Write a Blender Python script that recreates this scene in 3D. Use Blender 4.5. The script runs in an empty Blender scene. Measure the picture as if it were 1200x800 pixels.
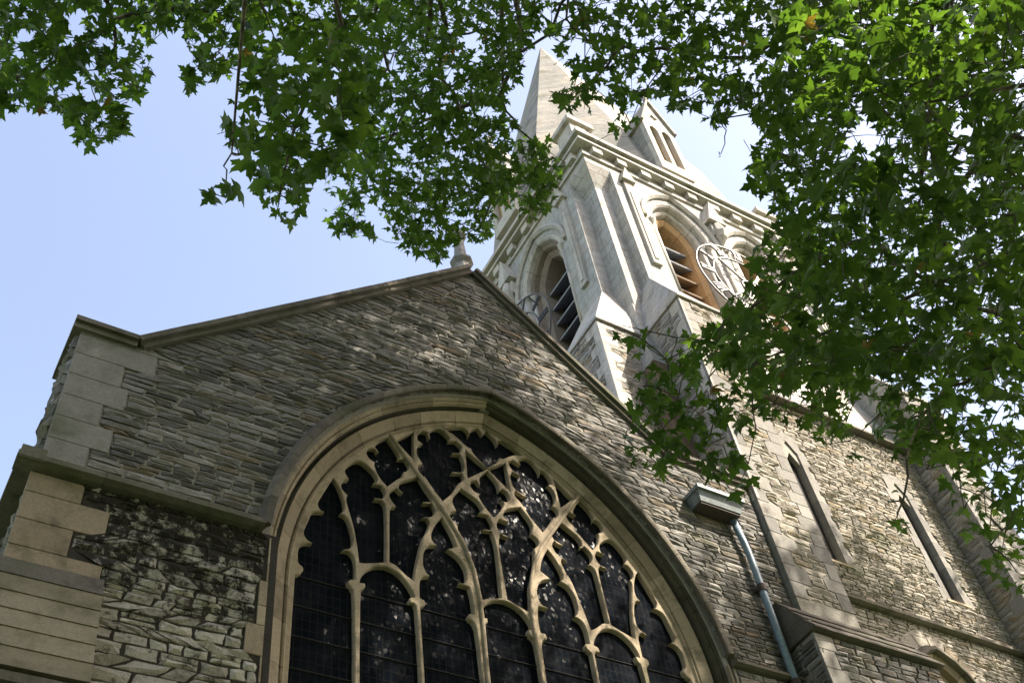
import bpy, bmesh, math, random
import numpy as np
from mathutils import Vector, Matrix
random.seed(7); rng = np.random.default_rng(11)
S = bpy.context.scene; COL = S.collection
PI = math.pi

# ------------------------------------------------------------------ camera
# eye at the origin, ground 1.6 m below; the west wall of the church is the plane y = 10
YAW, PITCH, ROLL, FPX = 0.66315531, 0.89459822, -0.18025748, 1279.537
def cam_axes():
    F = np.array([math.sin(YAW)*math.cos(PITCH), math.cos(YAW)*math.cos(PITCH), math.sin(PITCH)])
    R = np.cross(F, [0, 0, 1]); R /= np.linalg.norm(R); U = np.cross(R, F)
    return R*math.cos(ROLL)+U*math.sin(ROLL), -R*math.sin(ROLL)+U*math.cos(ROLL), F
CR, CU, CF = cam_axes()
cd = bpy.data.cameras.new('camera'); cam = bpy.data.objects.new('camera', cd); COL.objects.link(cam)
cd.sensor_width = 36; cd.lens = FPX/1200*36; cd.clip_start = .05; cd.clip_end = 3000
cam.matrix_world = Matrix(((CR[0], CU[0], -CF[0], 0), (CR[1], CU[1], -CF[1], 0), (CR[2], CU[2], -CF[2], 0), (0, 0, 0, 1)))
S.camera = cam
S.render.resolution_x, S.render.resolution_y = 1024, 682
def proj(p):
    p = np.asarray(p, float); z = p@CF
    return 600+FPX*(p@CR)/z, 400-FPX*(p@CU)/z, z
def ray(u, v):
    d = CF+CR*(u-600)/FPX-CU*(v-400)/FPX
    return d/np.linalg.norm(d)
def ony(u, v, Y): d = ray(u, v); return d/d[1]*Y

# ------------------------------------------------------------------ light
SUN_AZ, SUN_EL = math.radians(36), math.radians(48)      # azimuth from -y towards +x
sd = Vector((math.sin(SUN_AZ)*math.cos(SUN_EL), -math.cos(SUN_AZ)*math.cos(SUN_EL), math.sin(SUN_EL)))
SUNV = np.array(sd)
W = bpy.data.worlds.new('World'); S.world = W; W.use_nodes = True
nt = W.node_tree; bg = nt.nodes['Background']; sky = nt.nodes.new('ShaderNodeTexSky'); sky.sky_type = 'NISHITA'
sky.sun_disc = False; sky.sun_elevation = SUN_EL; sky.sun_rotation = math.atan2(sd.x, sd.y)
sky.air_density = 1.0; sky.dust_density = 1.7; sky.ozone_density = 1.0
hz = nt.nodes.new('ShaderNodeMix'); hz.data_type = 'RGBA'; hz.blend_type = 'MULTIPLY'; hz.inputs[0].default_value = 1; nt.links.new(sky.outputs[0], hz.inputs[6]); hz.inputs[7].default_value = (1.32, 1.09, .94, 1)   # a thin summer whitening of the blue
nt.links.new(hz.outputs[2], bg.inputs[0]); bg.inputs[1].default_value = 0.15
sl = bpy.data.lights.new('sun', 'SUN'); so = bpy.data.objects.new('sun', sl); COL.objects.link(so)
sl.energy = 5.0; sl.angle = math.radians(.53); sl.color = (1, .89, .74)
so.rotation_euler = sd.to_track_quat('Z', 'Y').to_euler()
S.view_settings.view_transform = 'Standard'; S.view_settings.look = 'None'
S.view_settings.exposure = 1.65; S.view_settings.gamma = 1

# ------------------------------------------------------------------ materials
def mat(name):
    m = bpy.data.materials.new(name); m.use_nodes = True
    n = m.node_tree.nodes; l = m.node_tree.links; b = n['Principled BSDF']
    return m, n, l, b
def nd(n, t, **k):
    x = n.new(t)
    for a, v in k.items():
        if a.startswith('i_'):
            x.inputs[a[2:].replace('_', ' ')].default_value = v
        else: setattr(x, a, v)
    return x
def ramp(n, cols):
    r = n.new('ShaderNodeValToRGB'); e = r.color_ramp.elements
    while len(e) < len(cols): e.new(.5)
    for i, (p, c) in enumerate(cols): e[i].position = p; e[i].color = (*c, 1)
    return r
def mixc(n, l, fac, a, b, mode='MIX'):
    m = n.new('ShaderNodeMix'); m.data_type = 'RGBA'; m.blend_type = mode
    for s, v in ((m.inputs[0], fac), (m.inputs[6], a), (m.inputs[7], b)):
        if isinstance(v, bpy.types.NodeSocket): l.new(v, s)
        elif isinstance(v, (int, float)): s.default_value = v
        else: s.default_value = (*v, 1)
    return m.outputs[2]
def noise(n, l, vec, scale, detail=4, rough=.6):
    t = nd(n, 'ShaderNodeTexNoise', i_Scale=scale, i_Detail=detail, i_Roughness=rough); l.new(vec, t.inputs['Vector']); return t
def mrange(n, l, v, a, b, c=0., d=1.):
    m = n.new('ShaderNodeMapRange'); l.new(v, m.inputs[0])
    for i, x in zip((1, 2, 3, 4), (a, b, c, d)): m.inputs[i].default_value = x
    return m.outputs[0]
def pos(n): return n.new('ShaderNodeNewGeometry').outputs['Position']
def xyz(n, l, p, sx, sy, sz):
    v = n.new('ShaderNodeVectorMath'); v.operation = 'MULTIPLY'; l.new(p, v.inputs[0]); v.inputs[1].default_value = (sx, sy, sz); return v.outputs[0]
def stone_mat(name, cols, stain=(.06, .055, .04), stain_amt=.35, moss=0., bump=.5, grain=26, soot=None, joints=None, strata=0, streak=0.):
    m, n, l, b = mat(name); p = pos(n)
    at = n.new('ShaderNodeAttribute'); at.attribute_name = 'tint'
    r = ramp(n, cols); l.new(at.outputs['Fac'], r.inputs[0]); c = r.outputs[0]
    n1 = noise(n, l, p, 3.1, 6, .65); n2 = noise(n, l, p, grain, 5, .7); n3 = noise(n, l, p, .7, 4, .6)
    if strata:
        ns = noise(n, l, xyz(n, l, p, 3, 3, 34), 1.6, 4, .6)
        c = mixc(n, l, mrange(n, l, ns.outputs[0], .3, .75), c, mixc(n, l, 1., c, (.55, .5, .42), 'MULTIPLY'))
    c = mixc(n, l, mrange(n, l, n2.outputs[0], .3, .75, 0, .55), c, mixc(n, l, 1., c, (.45, .43, .4), 'MULTIPLY'))
    c = mixc(n, l, mrange(n, l, n1.outputs[0], .5, .72, 0, stain_amt), c, stain)
    if streak:
        nk = noise(n, l, xyz(n, l, p, 2.6, 2.6, .28), 1.3, 6, .7); c = mixc(n, l, mrange(n, l, nk.outputs[0], .48, .72, 0, streak), c, (.17, .165, .15))
        nw = noise(n, l, p, .45, 4, .6); c = mixc(n, l, mrange(n, l, nw.outputs[0], .45, .7, 0, .7), c, (.42, .37, .3), 'MIX')
    if moss: c = mixc(n, l, mrange(n, l, n3.outputs[0], .62-moss*.3, .75, 0, .75), c, (.05, .062, .018))
    if soot:
        n4 = noise(n, l, p, soot[0], 5, .75)
        z = n.new('ShaderNodeSeparateXYZ'); l.new(p, z.inputs[0])
        hz = mrange(n, l, z.outputs[2], soot[1], soot[2], -.16, .16)
        ad = n.new('ShaderNodeMath'); ad.operation = 'ADD'; l.new(n4.outputs[0], ad.inputs[0]); l.new(hz, ad.inputs[1])
        c = mixc(n, l, mrange(n, l, ad.outputs[0], .47, .6), c, (.022, .02, .016))
    h = n2.outputs[0]
    if joints:
        w, hh, dk = joints
        s = n.new('ShaderNodeSeparateXYZ'); l.new(p, s.inputs[0])
        a = n.new('ShaderNodeMath'); a.operation = 'ADD'; l.new(s.outputs[0], a.inputs[0]); l.new(s.outputs[1], a.inputs[1])
        cb = n.new('ShaderNodeCombineXYZ'); l.new(a.outputs[0], cb.inputs[0]); l.new(s.outputs[2], cb.inputs[1])
        br = nd(n, 'ShaderNodeTexBrick', offset=.5, i_Scale=1.)
        br.inputs['Brick Width'].default_value = w; br.inputs['Row Height'].default_value = hh
        br.inputs['Mortar Size'].default_value = .012; br.inputs['Mortar Smooth'].default_value = .3
        br.inputs['Color1'].default_value = (1, 1, 1, 1); br.inputs['Color2'].default_value = (dk, dk, dk*.97, 1)
        br.inputs['Mortar'].default_value = (.55, .53, .5, 1)
        l.new(cb.outputs[0], br.inputs['Vector'])
        c = mixc(n, l, 1., c, br.outputs['Color'], 'MULTIPLY')
        bm = n.new('ShaderNodeMath'); bm.operation = 'MULTIPLY_ADD'; l.new(br.outputs['Fac'], bm.inputs[0]); bm.inputs[1].default_value = -.8
        l.new(n2.outputs[0], bm.inputs[2]); h = bm.outputs[0]
    l.new(c, b.inputs['Base Color']); b.inputs['Roughness'].default_value = .92
    b.inputs['Specular IOR Level'].default_value = .25
    bp = nd(n, 'ShaderNodeBump', i_Strength=bump, i_Distance=.02); l.new(h, bp.inputs['Height'])
    n5 = noise(n, l, p, 7, 4, .6); b2 = nd(n, 'ShaderNodeBump', i_Strength=bump*.6, i_Distance=.05)
    l.new(n5.outputs[0], b2.inputs['Height']); l.new(bp.outputs[0], b2.inputs['Normal']); l.new(b2.outputs[0], b.inputs['Normal'])
    return m
M = {}
M['rubble'] = stone_mat('grey_rubble_stone', [(0, (.12, .121, .124)), (.3, (.19, .192, .196)), (.6, (.265, .268, .27)), (.85, (.35, .35, .345)), (1, (.2, .165, .12))], stain=(.11, .085, .04), stain_amt=.5, moss=.1, bump=.9, strata=1)
M['rubble_pale'] = stone_mat('pale_rubble_stone', [(0, (.27, .26, .235)), (.4, (.39, .375, .34)), (.8, (.5, .48, .435)), (1, (.34, .29, .21))], stain=(.12, .1, .06), stain_amt=.5, moss=.15, bump=.9, strata=1)
M['sooty'] = stone_mat('soot_blackened_rubble', [(0, (.3, .28, .24)), (.5, (.42, .4, .35)), (1, (.5, .47, .4))], stain=(.05, .045, .035), stain_amt=.6, bump=1., soot=(5.5, 6.6, 9.5))
M['mortar'] = stone_mat('lime_mortar', [(0, (.28, .27, .24)), (1, (.34, .33, .29))], stain=(.12, .11, .08), stain_amt=.6, bump=.6)
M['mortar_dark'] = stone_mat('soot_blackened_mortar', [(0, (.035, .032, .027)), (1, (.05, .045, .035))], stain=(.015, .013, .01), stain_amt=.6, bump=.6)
M['dressing'] = stone_mat('tan_dressed_stone', [(0, (.25, .205, .145)), (.5, (.34, .285, .205)), (1, (.42, .355, .26))], stain=(.08, .065, .045), stain_amt=.7, bump=.35, moss=.05)
M['quoin'] = stone_mat('grey_dressed_quoin_stone', [(0, (.18, .178, .17)), (.5, (.235, .23, .215)), (1, (.29, .28, .26))], stain=(.09, .08, .06), stain_amt=.5, bump=.35, moss=.1)
M['weather'] = stone_mat('lichened_weathering_stone', [(0, (.2, .175, .12)), (1, (.3, .265, .19))], stain=(.09, .08, .04), stain_amt=.7, moss=.55, bump=.4)
M['dirty_shaded'] = stone_mat('dirt_and_shade_moulding_stone', [(0, (.06, .053, .04)), (1, (.11, .095, .07))], stain=(.02, .018, .014), stain_amt=.7, moss=.4, bump=.5)  # dirt plus the deep shade of the arch mouldings, both put into the colour
M['coping'] = stone_mat('mossy_coping_stone', [(0, (.11, .1, .085)), (1, (.18, .165, .135))], stain=(.04, .038, .028), stain_amt=.7, moss=.4, bump=.6)
M['belfry'] = stone_mat('pale_limestone_ashlar', [(0, (.36, .365, .36)), (.5, (.44, .44, .43)), (1, (.5, .49, .465))], stain=(.2, .195, .18), stain_amt=.65, bump=.4, joints=(.85, .36, .88), streak=.75)
M['belfry_plain'] = stone_mat('pale_limestone_mouldings', [(0, (.4, .39, .36)), (.5, (.48, .465, .42)), (1, (.54, .52, .47))], stain=(.19, .17, .14), stain_amt=.65, bump=.4, streak=.85)
M['belfry_warm'] = stone_mat('ochre_inner_stone', [(0, (.4, .26, .13)), (1, (.5, .34, .18))], stain=(.2, .12, .07), stain_amt=.6, bump=.3)  # in the front belfry reveals this ochre holds their reflected light
M['spire'] = stone_mat('grey_spire_stone', [(0, (.26, .258, .245)), (1, (.33, .325, .305))], stain=(.15, .15, .135), stain_amt=.7, bump=.6, moss=.12, joints=(.8, .26, .8), streak=.4)
M['tower_rubble'] = stone_mat('blue_grey_tower_rubble', [(0, (.25, .245, .235)), (.4, (.38, .375, .36)), (.8, (.5, .49, .46)), (1, (.35, .3, .22))], stain=(.1, .1, .095), stain_amt=.45, bump=.9, strata=1)
M['recess_shade'] = stone_mat('shade_toned_recess_stone', [(0, (.2, .165, .13)), (1, (.28, .235, .19))], stain=(.09, .075, .06), stain_amt=.6, bump=.4)  # shade of the left belfry recesses put into the stone colour
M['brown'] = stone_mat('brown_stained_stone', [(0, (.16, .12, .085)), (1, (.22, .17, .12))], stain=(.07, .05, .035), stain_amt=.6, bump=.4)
def simple(name, col, rough=.5, bump=0, sc=30, spec=.5, metal=0, var=.3):
    m, n, l, b = mat(name); p = pos(n); t = noise(n, l, p, sc, 4)
    c = mixc(n, l, mrange(n, l, t.outputs[0], .35, .7, 0, 1), col, tuple(x*(1-var) for x in col))
    l.new(c, b.inputs['Base Color']); b.inputs['Roughness'].default_value = rough; b.inputs['Metallic'].default_value = metal
    b.inputs['Specular IOR Level'].default_value = spec
    if bump:
        bp = nd(n, 'ShaderNodeBump', i_Strength=bump, i_Distance=.01); l.new(t.outputs[0], bp.inputs['Height']); l.new(bp.outputs[0], b.inputs['Normal'])
    return m
M['pipe'] = simple('blue_grey_painted_iron', (.17, .25, .32), .45, .2, 14, var=.35)
M['hopper'] = simple('grey_green_painted_lead', (.15, .19, .2), .6, .3, 9, var=.5)
M['rust'] = simple('rusty_iron', (.05, .035, .03), .8, .4, 30)
M['iron'] = simple('weathered_iron_clockwork', (.085, .09, .09), .5, .1, 20, var=.5)
M['void'] = simple('dark_interior', (.012, .011, .01), .9)
M['louvre'] = simple('grey_louvre_slate', (.26, .28, .31), .7, .3, 12)
M['louvre_wood'] = simple('brown_louvre_board', (.3, .22, .15), .8, .4, 12)
M['roof'] = simple('slate_roof', (.1, .1, .11), .7, .5, 8)
M['grass'] = simple('lawn', (.06, .09, .03), .95, .6, 12)
def bark_mat():
    m, n, l, b = mat('mottled_plane_bark'); p = pos(n); t = noise(n, l, p, 5, 5); u = noise(n, l, p, 30, 4)
    r = ramp(n, [(0, (.03, .024, .016)), (.5, (.055, .045, .03)), (.62, (.2, .18, .12)), (.7, (.07, .06, .04))]); l.new(t.outputs[0], r.inputs[0])
    l.new(r.outputs[0], b.inputs['Base Color']); b.inputs['Roughness'].default_value = .9
    bp = nd(n, 'ShaderNodeBump', i_Strength=.6, i_Distance=.01); l.new(u.outputs[0], bp.inputs['Height']); l.new(bp.outputs[0], b.inputs['Normal']); return m
M['bark'] = bark_mat()
M['twig'] = simple('twig_bark', (.06, .05, .032), .9, .3, 40)
def leaf_mat():
    m, n, l, b = mat('plane_leaf'); at = n.new('ShaderNodeAttribute'); at.attribute_name = 'tint'
    r = ramp(n, [(0, (.018, .045, .01)), (.45, (.034, .078, .016)), (.9, (.06, .12, .022)), (.97, (.09, .13, .03)), (1, (.1, .07, .025))]); l.new(at.outputs['Fac'], r.inputs[0])
    t = noise(n, l, pos(n), 20, 3); c = mixc(n, l, mrange(n, l, t.outputs[0], .3, .7, 0, .35), r.outputs[0], (.02, .04, .012))
    l.new(c, b.inputs['Base Color']); b.inputs['Roughness'].default_value = .45; b.inputs['Specular IOR Level'].default_value = .35
    tr = n.new('ShaderNodeBsdfTranslucent'); c2 = mixc(n, l, 1., c, (3.0, 2.7, 1.0), 'MULTIPLY'); l.new(c2, tr.inputs[0])
    mx = n.new('ShaderNodeMixShader'); mx.inputs[0].default_value = .46
    l.new(b.outputs[0], mx.inputs[1]); l.new(tr.outputs[0], mx.inputs[2]); l.new(mx.outputs[0], n['Material Output'].inputs[0]); return m
M['leaf'] = leaf_mat()
def glass_mat():
    m, n, l, b = mat('old_leaded_glass'); p = pos(n)
    v = nd(n, 'ShaderNodeTexVoronoi', i_Scale=1.); l.new(xyz(n, l, p, 24, 1, 18), v.inputs['Vector'])
    s = n.new('ShaderNodeVectorMath'); s.operation = 'SUBTRACT'; l.new(v.outputs['Color'], s.inputs[0]); s.inputs[1].default_value = (.5, .5, .5)
    s2 = n.new('ShaderNodeVectorMath'); s2.operation = 'SCALE'; l.new(s.outputs[0], s2.inputs[0]); s2.inputs['Scale'].default_value = .2
    g = n.new('ShaderNodeNewGeometry'); a = n.new('ShaderNodeVectorMath'); a.operation = 'ADD'; l.new(g.outputs['Normal'], a.inputs[0]); l.new(s2.outputs[0], a.inputs[1])
    nn = n.new('ShaderNodeVectorMath'); nn.operation = 'NORMALIZE'; l.new(a.outputs[0], nn.inputs[0])
    t = noise(n, l, p, 3, 5); c = mixc(n, l, mrange(n, l, t.outputs[0], .4, .7), (.004, .006, .009), (.01, .012, .016))
    br = nd(n, 'ShaderNodeTexBrick', offset=0., i_Scale=1.); br.inputs['Brick Width'].default_value = .1; br.inputs['Row Height'].default_value = .15; br.inputs['Mortar Size'].default_value = .006
    sp = n.new('ShaderNodeSeparateXYZ'); l.new(p, sp.inputs[0]); cb = n.new('ShaderNodeCombineXYZ'); l.new(sp.outputs[0], cb.inputs[0]); l.new(sp.outputs[2], cb.inputs[1]); l.new(cb.outputs[0], br.inputs['Vector'])
    c = mixc(n, l, br.outputs['Fac'], c, (.015, .015, .016))
    df = n.new('ShaderNodeBsdfDiffuse'); l.new(c, df.inputs[0]); gl = n.new('ShaderNodeBsdfGlossy'); gl.inputs['Roughness'].default_value = .18; l.new(nn.outputs[0], gl.inputs['Normal'])
    sp2 = noise(n, l, p, 2.2, 4); mx = n.new('ShaderNodeMixShader'); l.new(mrange(n, l, sp2.outputs[0], .4, .75, .0004, .003), mx.inputs[0]); l.new(df.outputs[0], mx.inputs[1]); l.new(gl.outputs[0], mx.inputs[2]); l.new(mx.outputs[0], n['Material Output'].inputs[0])
    return m
M['glass'] = glass_mat()

# ------------------------------------------------------------------ object helpers
def empty(name, loc, label, cat, group=None):
    o = bpy.data.objects.new(name, None); COL.objects.link(o); o.location = loc
    o['label'] = label; o['category'] = cat
    if group: o['group'] = group
    return o
def link(o, parent):
    COL.objects.link(o)
    if parent is not None:
        o.parent = parent
        o.matrix_parent_inverse = Matrix.Translation(-parent.location)   # every location is given in the place's own coordinates
class MB:
    def __init__(s): s.v = []; s.f = []; s.t = []; s.m = []
    def add(s, vs, fs, tint=None, mi=0):
        b = len(s.v); s.v.extend([tuple(map(float, x)) for x in vs]); s.f.extend([tuple(i+b for i in f) for f in fs])
        s.t.extend([random.random() if tint is None else tint]*len(vs)); s.m.extend([mi]*len(fs))
    def box(s, a, b, tint=None, mi=0):
        (x0, y0, z0), (x1, y1, z1) = a, b
        s.add([(x0, y0, z0), (x1, y0, z0), (x1, y1, z0), (x0, y1, z0), (x0, y0, z1), (x1, y0, z1), (x1, y1, z1), (x0, y1, z1)],
              [(0, 3, 2, 1), (4, 5, 6, 7), (0, 1, 5, 4), (1, 2, 6, 5), (2, 3, 7, 6), (3, 0, 4, 7)], tint, mi)
    def frust(s, r0, z0, r1, z1, tint=None, mi=0):           # r = (x0,y0,x1,y1)
        f = lambda r, z: [(r[0], r[1], z), (r[2], r[1], z), (r[2], r[3], z), (r[0], r[3], z)]
        s.add(f(r0, z0)+f(r1, z1), [(0, 3, 2, 1), (4, 5, 6, 7), (0, 1, 5, 4), (1, 2, 6, 5), (2, 3, 7, 6), (3, 0, 4, 7)], tint, mi)
    def prism(s, poly, y0, y1, tint=None, axis='y'):           # convex (x,z) polygon run along y
        n = len(poly)
        if axis == 'y': vs = [(x, y0, z) for x, z in poly]+[(x, y1, z) for x, z in poly]
        else: vs = [(y0, x, z) for x, z in poly]+[(y1, x, z) for x, z in poly]
        s.add(vs, [tuple(range(n)), tuple(range(2*n-1, n-1, -1))]+[(i, (i+1) % n, n+(i+1) % n, n+i) for i in range(n)], tint)
    def tube(s, pts, rad, k=8, tint=None, cap=True):
        pts = [Vector(p) for p in pts]; n = len(pts); vs = []; up = Vector((.3, .2, 1)).normalized(); prev = None
        for i, p in enumerate(pts):
            d = (pts[min(i+1, n-1)]-pts[max(i-1, 0)]).normalized()
            if prev is None: prev = d.orthogonal().normalized()
            a = (prev-d*prev.dot(d)).normalized(); prev = a; b = d.cross(a)
            r = rad[i] if isinstance(rad, (list, tuple)) else rad
            vs += [p+(a*math.cos(2*PI*j/k)+b*math.sin(2*PI*j/k))*r for j in range(k)]
        fs = [(i*k+j, i*k+(j+1) % k, (i+1)*k+(j+1) % k, (i+1)*k+j) for i in range(n-1) for j in range(k)]
        if cap: fs += [tuple(range(k-1, -1, -1)), tuple(range((n-1)*k, n*k))]
        s.add(vs, fs, tint)
    def build(s, name, material, parent=None, smooth=False, kind=None, label=None, origin=True):
        me = bpy.data.meshes.new(name); v = np.array(s.v, float)
        c = v.mean(0) if origin and len(v) else np.zeros(3)
        me.from_pydata([tuple(x) for x in (v-c)], [], s.f)
        a = me.attributes.new('tint', 'FLOAT', 'POINT'); a.data.foreach_set('value', np.array(s.t, np.float32))
        for x in (material if isinstance(material, list) else [material]): me.materials.append(x)
        if isinstance(material, list): me.polygons.foreach_set('material_index', np.array(s.m, np.int32))
        if smooth: me.polygons.foreach_set('use_smooth', [True]*len(s.f))
        me.update()
        o = bpy.data.objects.new(name, me); o.location = c; link(o, parent)
        if kind: o['kind'] = kind
        if label: o['label'] = label
        return o
def recalc(o):
    bm = bmesh.new(); bm.from_mesh(o.data); bmesh.ops.recalc_face_normals(bm, faces=bm.faces); bm.to_mesh(o.data); bm.free(); return o

# ---- stones: squared rubble and ashlar laid in courses on a plane
class Mason:
    """collects the stones of one thing; the 300 that show largest become objects, the rest one part"""
    def __init__(s, thing): s.thing = thing; s.items = []
    def stone(s, P, quad, N, depth, rough, mi, parent, tint=None, sink=.05):
        # quad: four (u,v) corners ccw from lower left, P maps (u,v)->3D point on wall face, N outward normal
        q = [np.array(c, float) for c in quad]; tint = random.random() if tint is None else tint
        N = np.array(N, float)
        if rough:
            w = np.linalg.norm(q[1]-q[0]); h = np.linalg.norm(q[3]-q[0])
            ring = [q[0], (q[0]+q[1])/2, q[1], (q[1]+q[2])/2, q[2], (q[2]+q[3])/2, q[3], (q[3]+q[0])/2]
            j = min(.09*h, .012)
            ring = [r+np.array([random.uniform(-j, j), random.uniform(-j, j)*.6]) for r in ring]
            c = sum(q)/4
            base = [P(*r)-N*sink for r in ring]
            d0 = depth*random.uniform(.1, .5)
            fr = [P(*(c+(r-c)*random.uniform(.86, .95)))+N*(d0+random.uniform(-.3, .5)*depth) for r in ring]
            e = (q[1]-q[0])*.22
            k = [P(*(c-e+np.array([0, random.uniform(-.2, .2)*h])))+N*depth*random.uniform(.6, 1.5), P(*(c+e+np.array([0, random.uniform(-.2, .2)*h])))+N*depth*random.uniform(.5, 1.5)]
            vs = base+fr+k
            fs = [(i, (i+1) % 8, 8+(i+1) % 8, 8+i) for i in range(8)]
            fs += [(8, 9, 16), (9, 17, 16), (9, 10, 17), (10, 11, 17), (11, 12, 17), (12, 13, 17), (13, 16, 17), (13, 14, 16), (14, 15, 16), (15, 8, 16)]
        else:
            c = sum(q)/4; b = .007
            def ins(r):
                d = c-r; return r+np.array([np.sign(d[0])*b, np.sign(d[1])*b])
            vs = [P(*r)-N*sink for r in q]+[P(*r)+N*(depth-.006) for r in q]+[P(*ins(r))+N*depth for r in q]
            fs = [(i, (i+1) % 4, 4+(i+1) % 4, 4+i) for i in range(4)]+[(4+i, 4+(i+1) % 4, 8+(i+1) % 4, 8+i) for i in range(4)]+[(8, 9, 10, 11)]
        cc = P(*(sum(q)/4)); u, v, z = proj(cc)
        pp = np.array([proj(P(*r))[:2] for r in q]); x, y = pp[:, 0], pp[:, 1]
        ar = abs(np.dot(x, np.roll(y, 1))-np.dot(y, np.roll(x, 1)))/2
        if not (0 < u < 1200 and 0 < v < 800) or z < 0: ar = 0
        if float(np.dot(N, cc)) > 0: ar = 0
        s.items.append((ar, vs, fs, tint, mi, parent))
    def courses(s, P, N, v0, v1, iv, ch=(.09, .15), cw=(.16, .46), depth=.03, rough=True, mi=0, parent=None, gap=.012, tints=None):
        v = v0
        while v < v1-.02:
            h = random.uniform(*ch)
            if v1-v-h < ch[0]*.6: h = v1-v
            A, B = iv(v+.004), iv(v+h-.004)
            if len(A) != len(B): A = B = iv(v+h/2)
            for (a0, a1), (b0, b1) in zip(A, B):
                if min(a1-a0, b1-b0) < .03: continue
                x = 0.; L = (a1-a0+b1-b0)/2; cuts = [0.]
                while x < L:
                    x += random.uniform(*cw)*(.7+.6*(h-ch[0])/(ch[1]-ch[0]+1e-6) if rough else 1)
                    if L-x < cw[0]*.6: x = L
                    cuts.append(min(x, L)/L)
                for t0, t1 in zip(cuts[:-1], cuts[1:]):
                    g = gap/2
                    if rough and h > .11 and t1-t0 > .2/L and random.random() < .12:      # two thin stones in one course
                        sub = ((0, .5), (.5, 1))
                    else: sub = ((0, 1),)
                    for s0, s1 in sub:
                        l = lambda t, r: (a0+(a1-a0)*t)*(1-r)+(b0+(b1-b0)*t)*r
                        quad = [(l(t0, s0)+g, v+h*s0+g), (l(t1, s0)-g, v+h*s0+g), (l(t1, s1)-g, v+h*s1-g), (l(t0, s1)+g, v+h*s1-g)]
                        if quad[1][0]-quad[0][0] < .02 and quad[2][0]-quad[3][0] < .02: continue
                        s.stone(P, quad, N, depth, rough, mi, parent, tint=None if tints is None else random.uniform(*tints))
            v += h
    def finish(s, mats, names, limit=300):
        s.items.sort(key=lambda t: -t[0])
        for ar, vs, fs, tint, mi, parent in s.items[:limit]:
            b = MB(); b.add(vs, fs, tint); b.build(names[mi], mats[mi], parent)
        b = MB()
        for ar, vs, fs, tint, mi, parent in s.items[limit:]: b.add(vs, fs, tint, mi)
        b.build('stonework', mats, s.thing, kind='stuff')

# ---- pointed arch (drop arch): half width a at r=0, centres offset c
class Arch:
    def __init__(s, cx, zs, zb, a, c, P): s.cx, s.zs, s.zb, s.a, s.c, s.P = cx, zs, zb, a, c, P   # P(x,z,d): d metres into the wall
    def apex(s, r=0): R = s.a+s.c+r; return s.zs+math.sqrt(R*R-s.c*s.c)
    def pt(s, t, r):                       # t in [-1,1]: -1 left foot, 0 apex, 1 right foot ; jamb takes the first part
        side = -1 if t < 0 else 1; f = 1-abs(t)
        LJ = s.zs-s.zb; R = s.a+s.c+r; R0 = s.a+s.c
        th0 = math.acos(-s.c/R0) if True else 0
        LA = R0*(PI-math.acos(-s.c/R0)) if s.c >= 0 else R0*(PI-math.acos(-s.c/R0))
        w = f*(LJ+LA)
        if w < LJ: return side*(s.a+r), s.zb+w
        g = (w-LJ)/LA; the = math.acos(-s.c/R); th = PI-(PI-the)*g
        return side*-(s.c+R*math.cos(th)), s.zs+R*math.sin(th)
    def length(s): return 2*((s.zs-s.zb)+(s.a+s.c)*(PI-math.acos(-s.c/(s.a+s.c))))
    def half(s, z, r=0):                   # half width at height z
        if z <= s.zs: return s.a+r
        R = s.a+s.c+r; q = R*R-(z-s.zs)**2
        if q <= 0: return 0.
        return max(0., math.sqrt(q)-s.c)
    def sweep(s, mb, prof, t0=-1., t1=1., step=.12, tint=None):
        n = max(1, int(math.ceil((t1-t0)*s.length()/2/step))); vs = []; fs = []; k = len(prof)
        ts = [t0+(t1-t0)*i/n for i in range(n+1)]
        for t in ts:
            for r, d in prof:
                x, z = s.pt(t, r)
                if abs(t) < 1e-9: x = 0
                vs.append(s.P(s.cx+x, z, d))
        for i in range(n):
            for j in range(k-1): fs.append((i*k+j, (i+1)*k+j, (i+1)*k+j+1, i*k+j+1))
        fs.append(tuple(range(k))); fs.append(tuple(n*k+j for j in range(k-1, -1, -1)))
        mb.add(vs, fs, tint)
    def blocks(s, name, prof, material, parent, size=.45, gap=.008, right=None):
        n = max(2, int(s.length()/2/size)); g = gap/(s.length()/2)
        for side in (-1, 1):
            cuts = sorted([0., 1.]+[i/n+random.uniform(-.18, .18)/n for i in range(1, n)])
            for a, b in zip(cuts[:-1], cuts[1:]):
                t0, t1 = (side*a, side*b) if side > 0 else (-b, -a)
                mb = MB(); s.sweep(mb, prof, t0+g/2, t1-g/2); mb.build(name, right if right and side > 0 else material, parent)

def wallP(Y): return lambda x, z, d: (x, Y+d, z)
# ================================================================== SETTING
g = MB(); g.add([(-900, -900, -1.6), (900, -900, -1.6), (900, 900, -1.6), (-900, 900, -1.6)], [(0, 1, 2, 3)]); gr = g.build('ground', M['grass']); gr['kind'] = 'structure'

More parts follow.
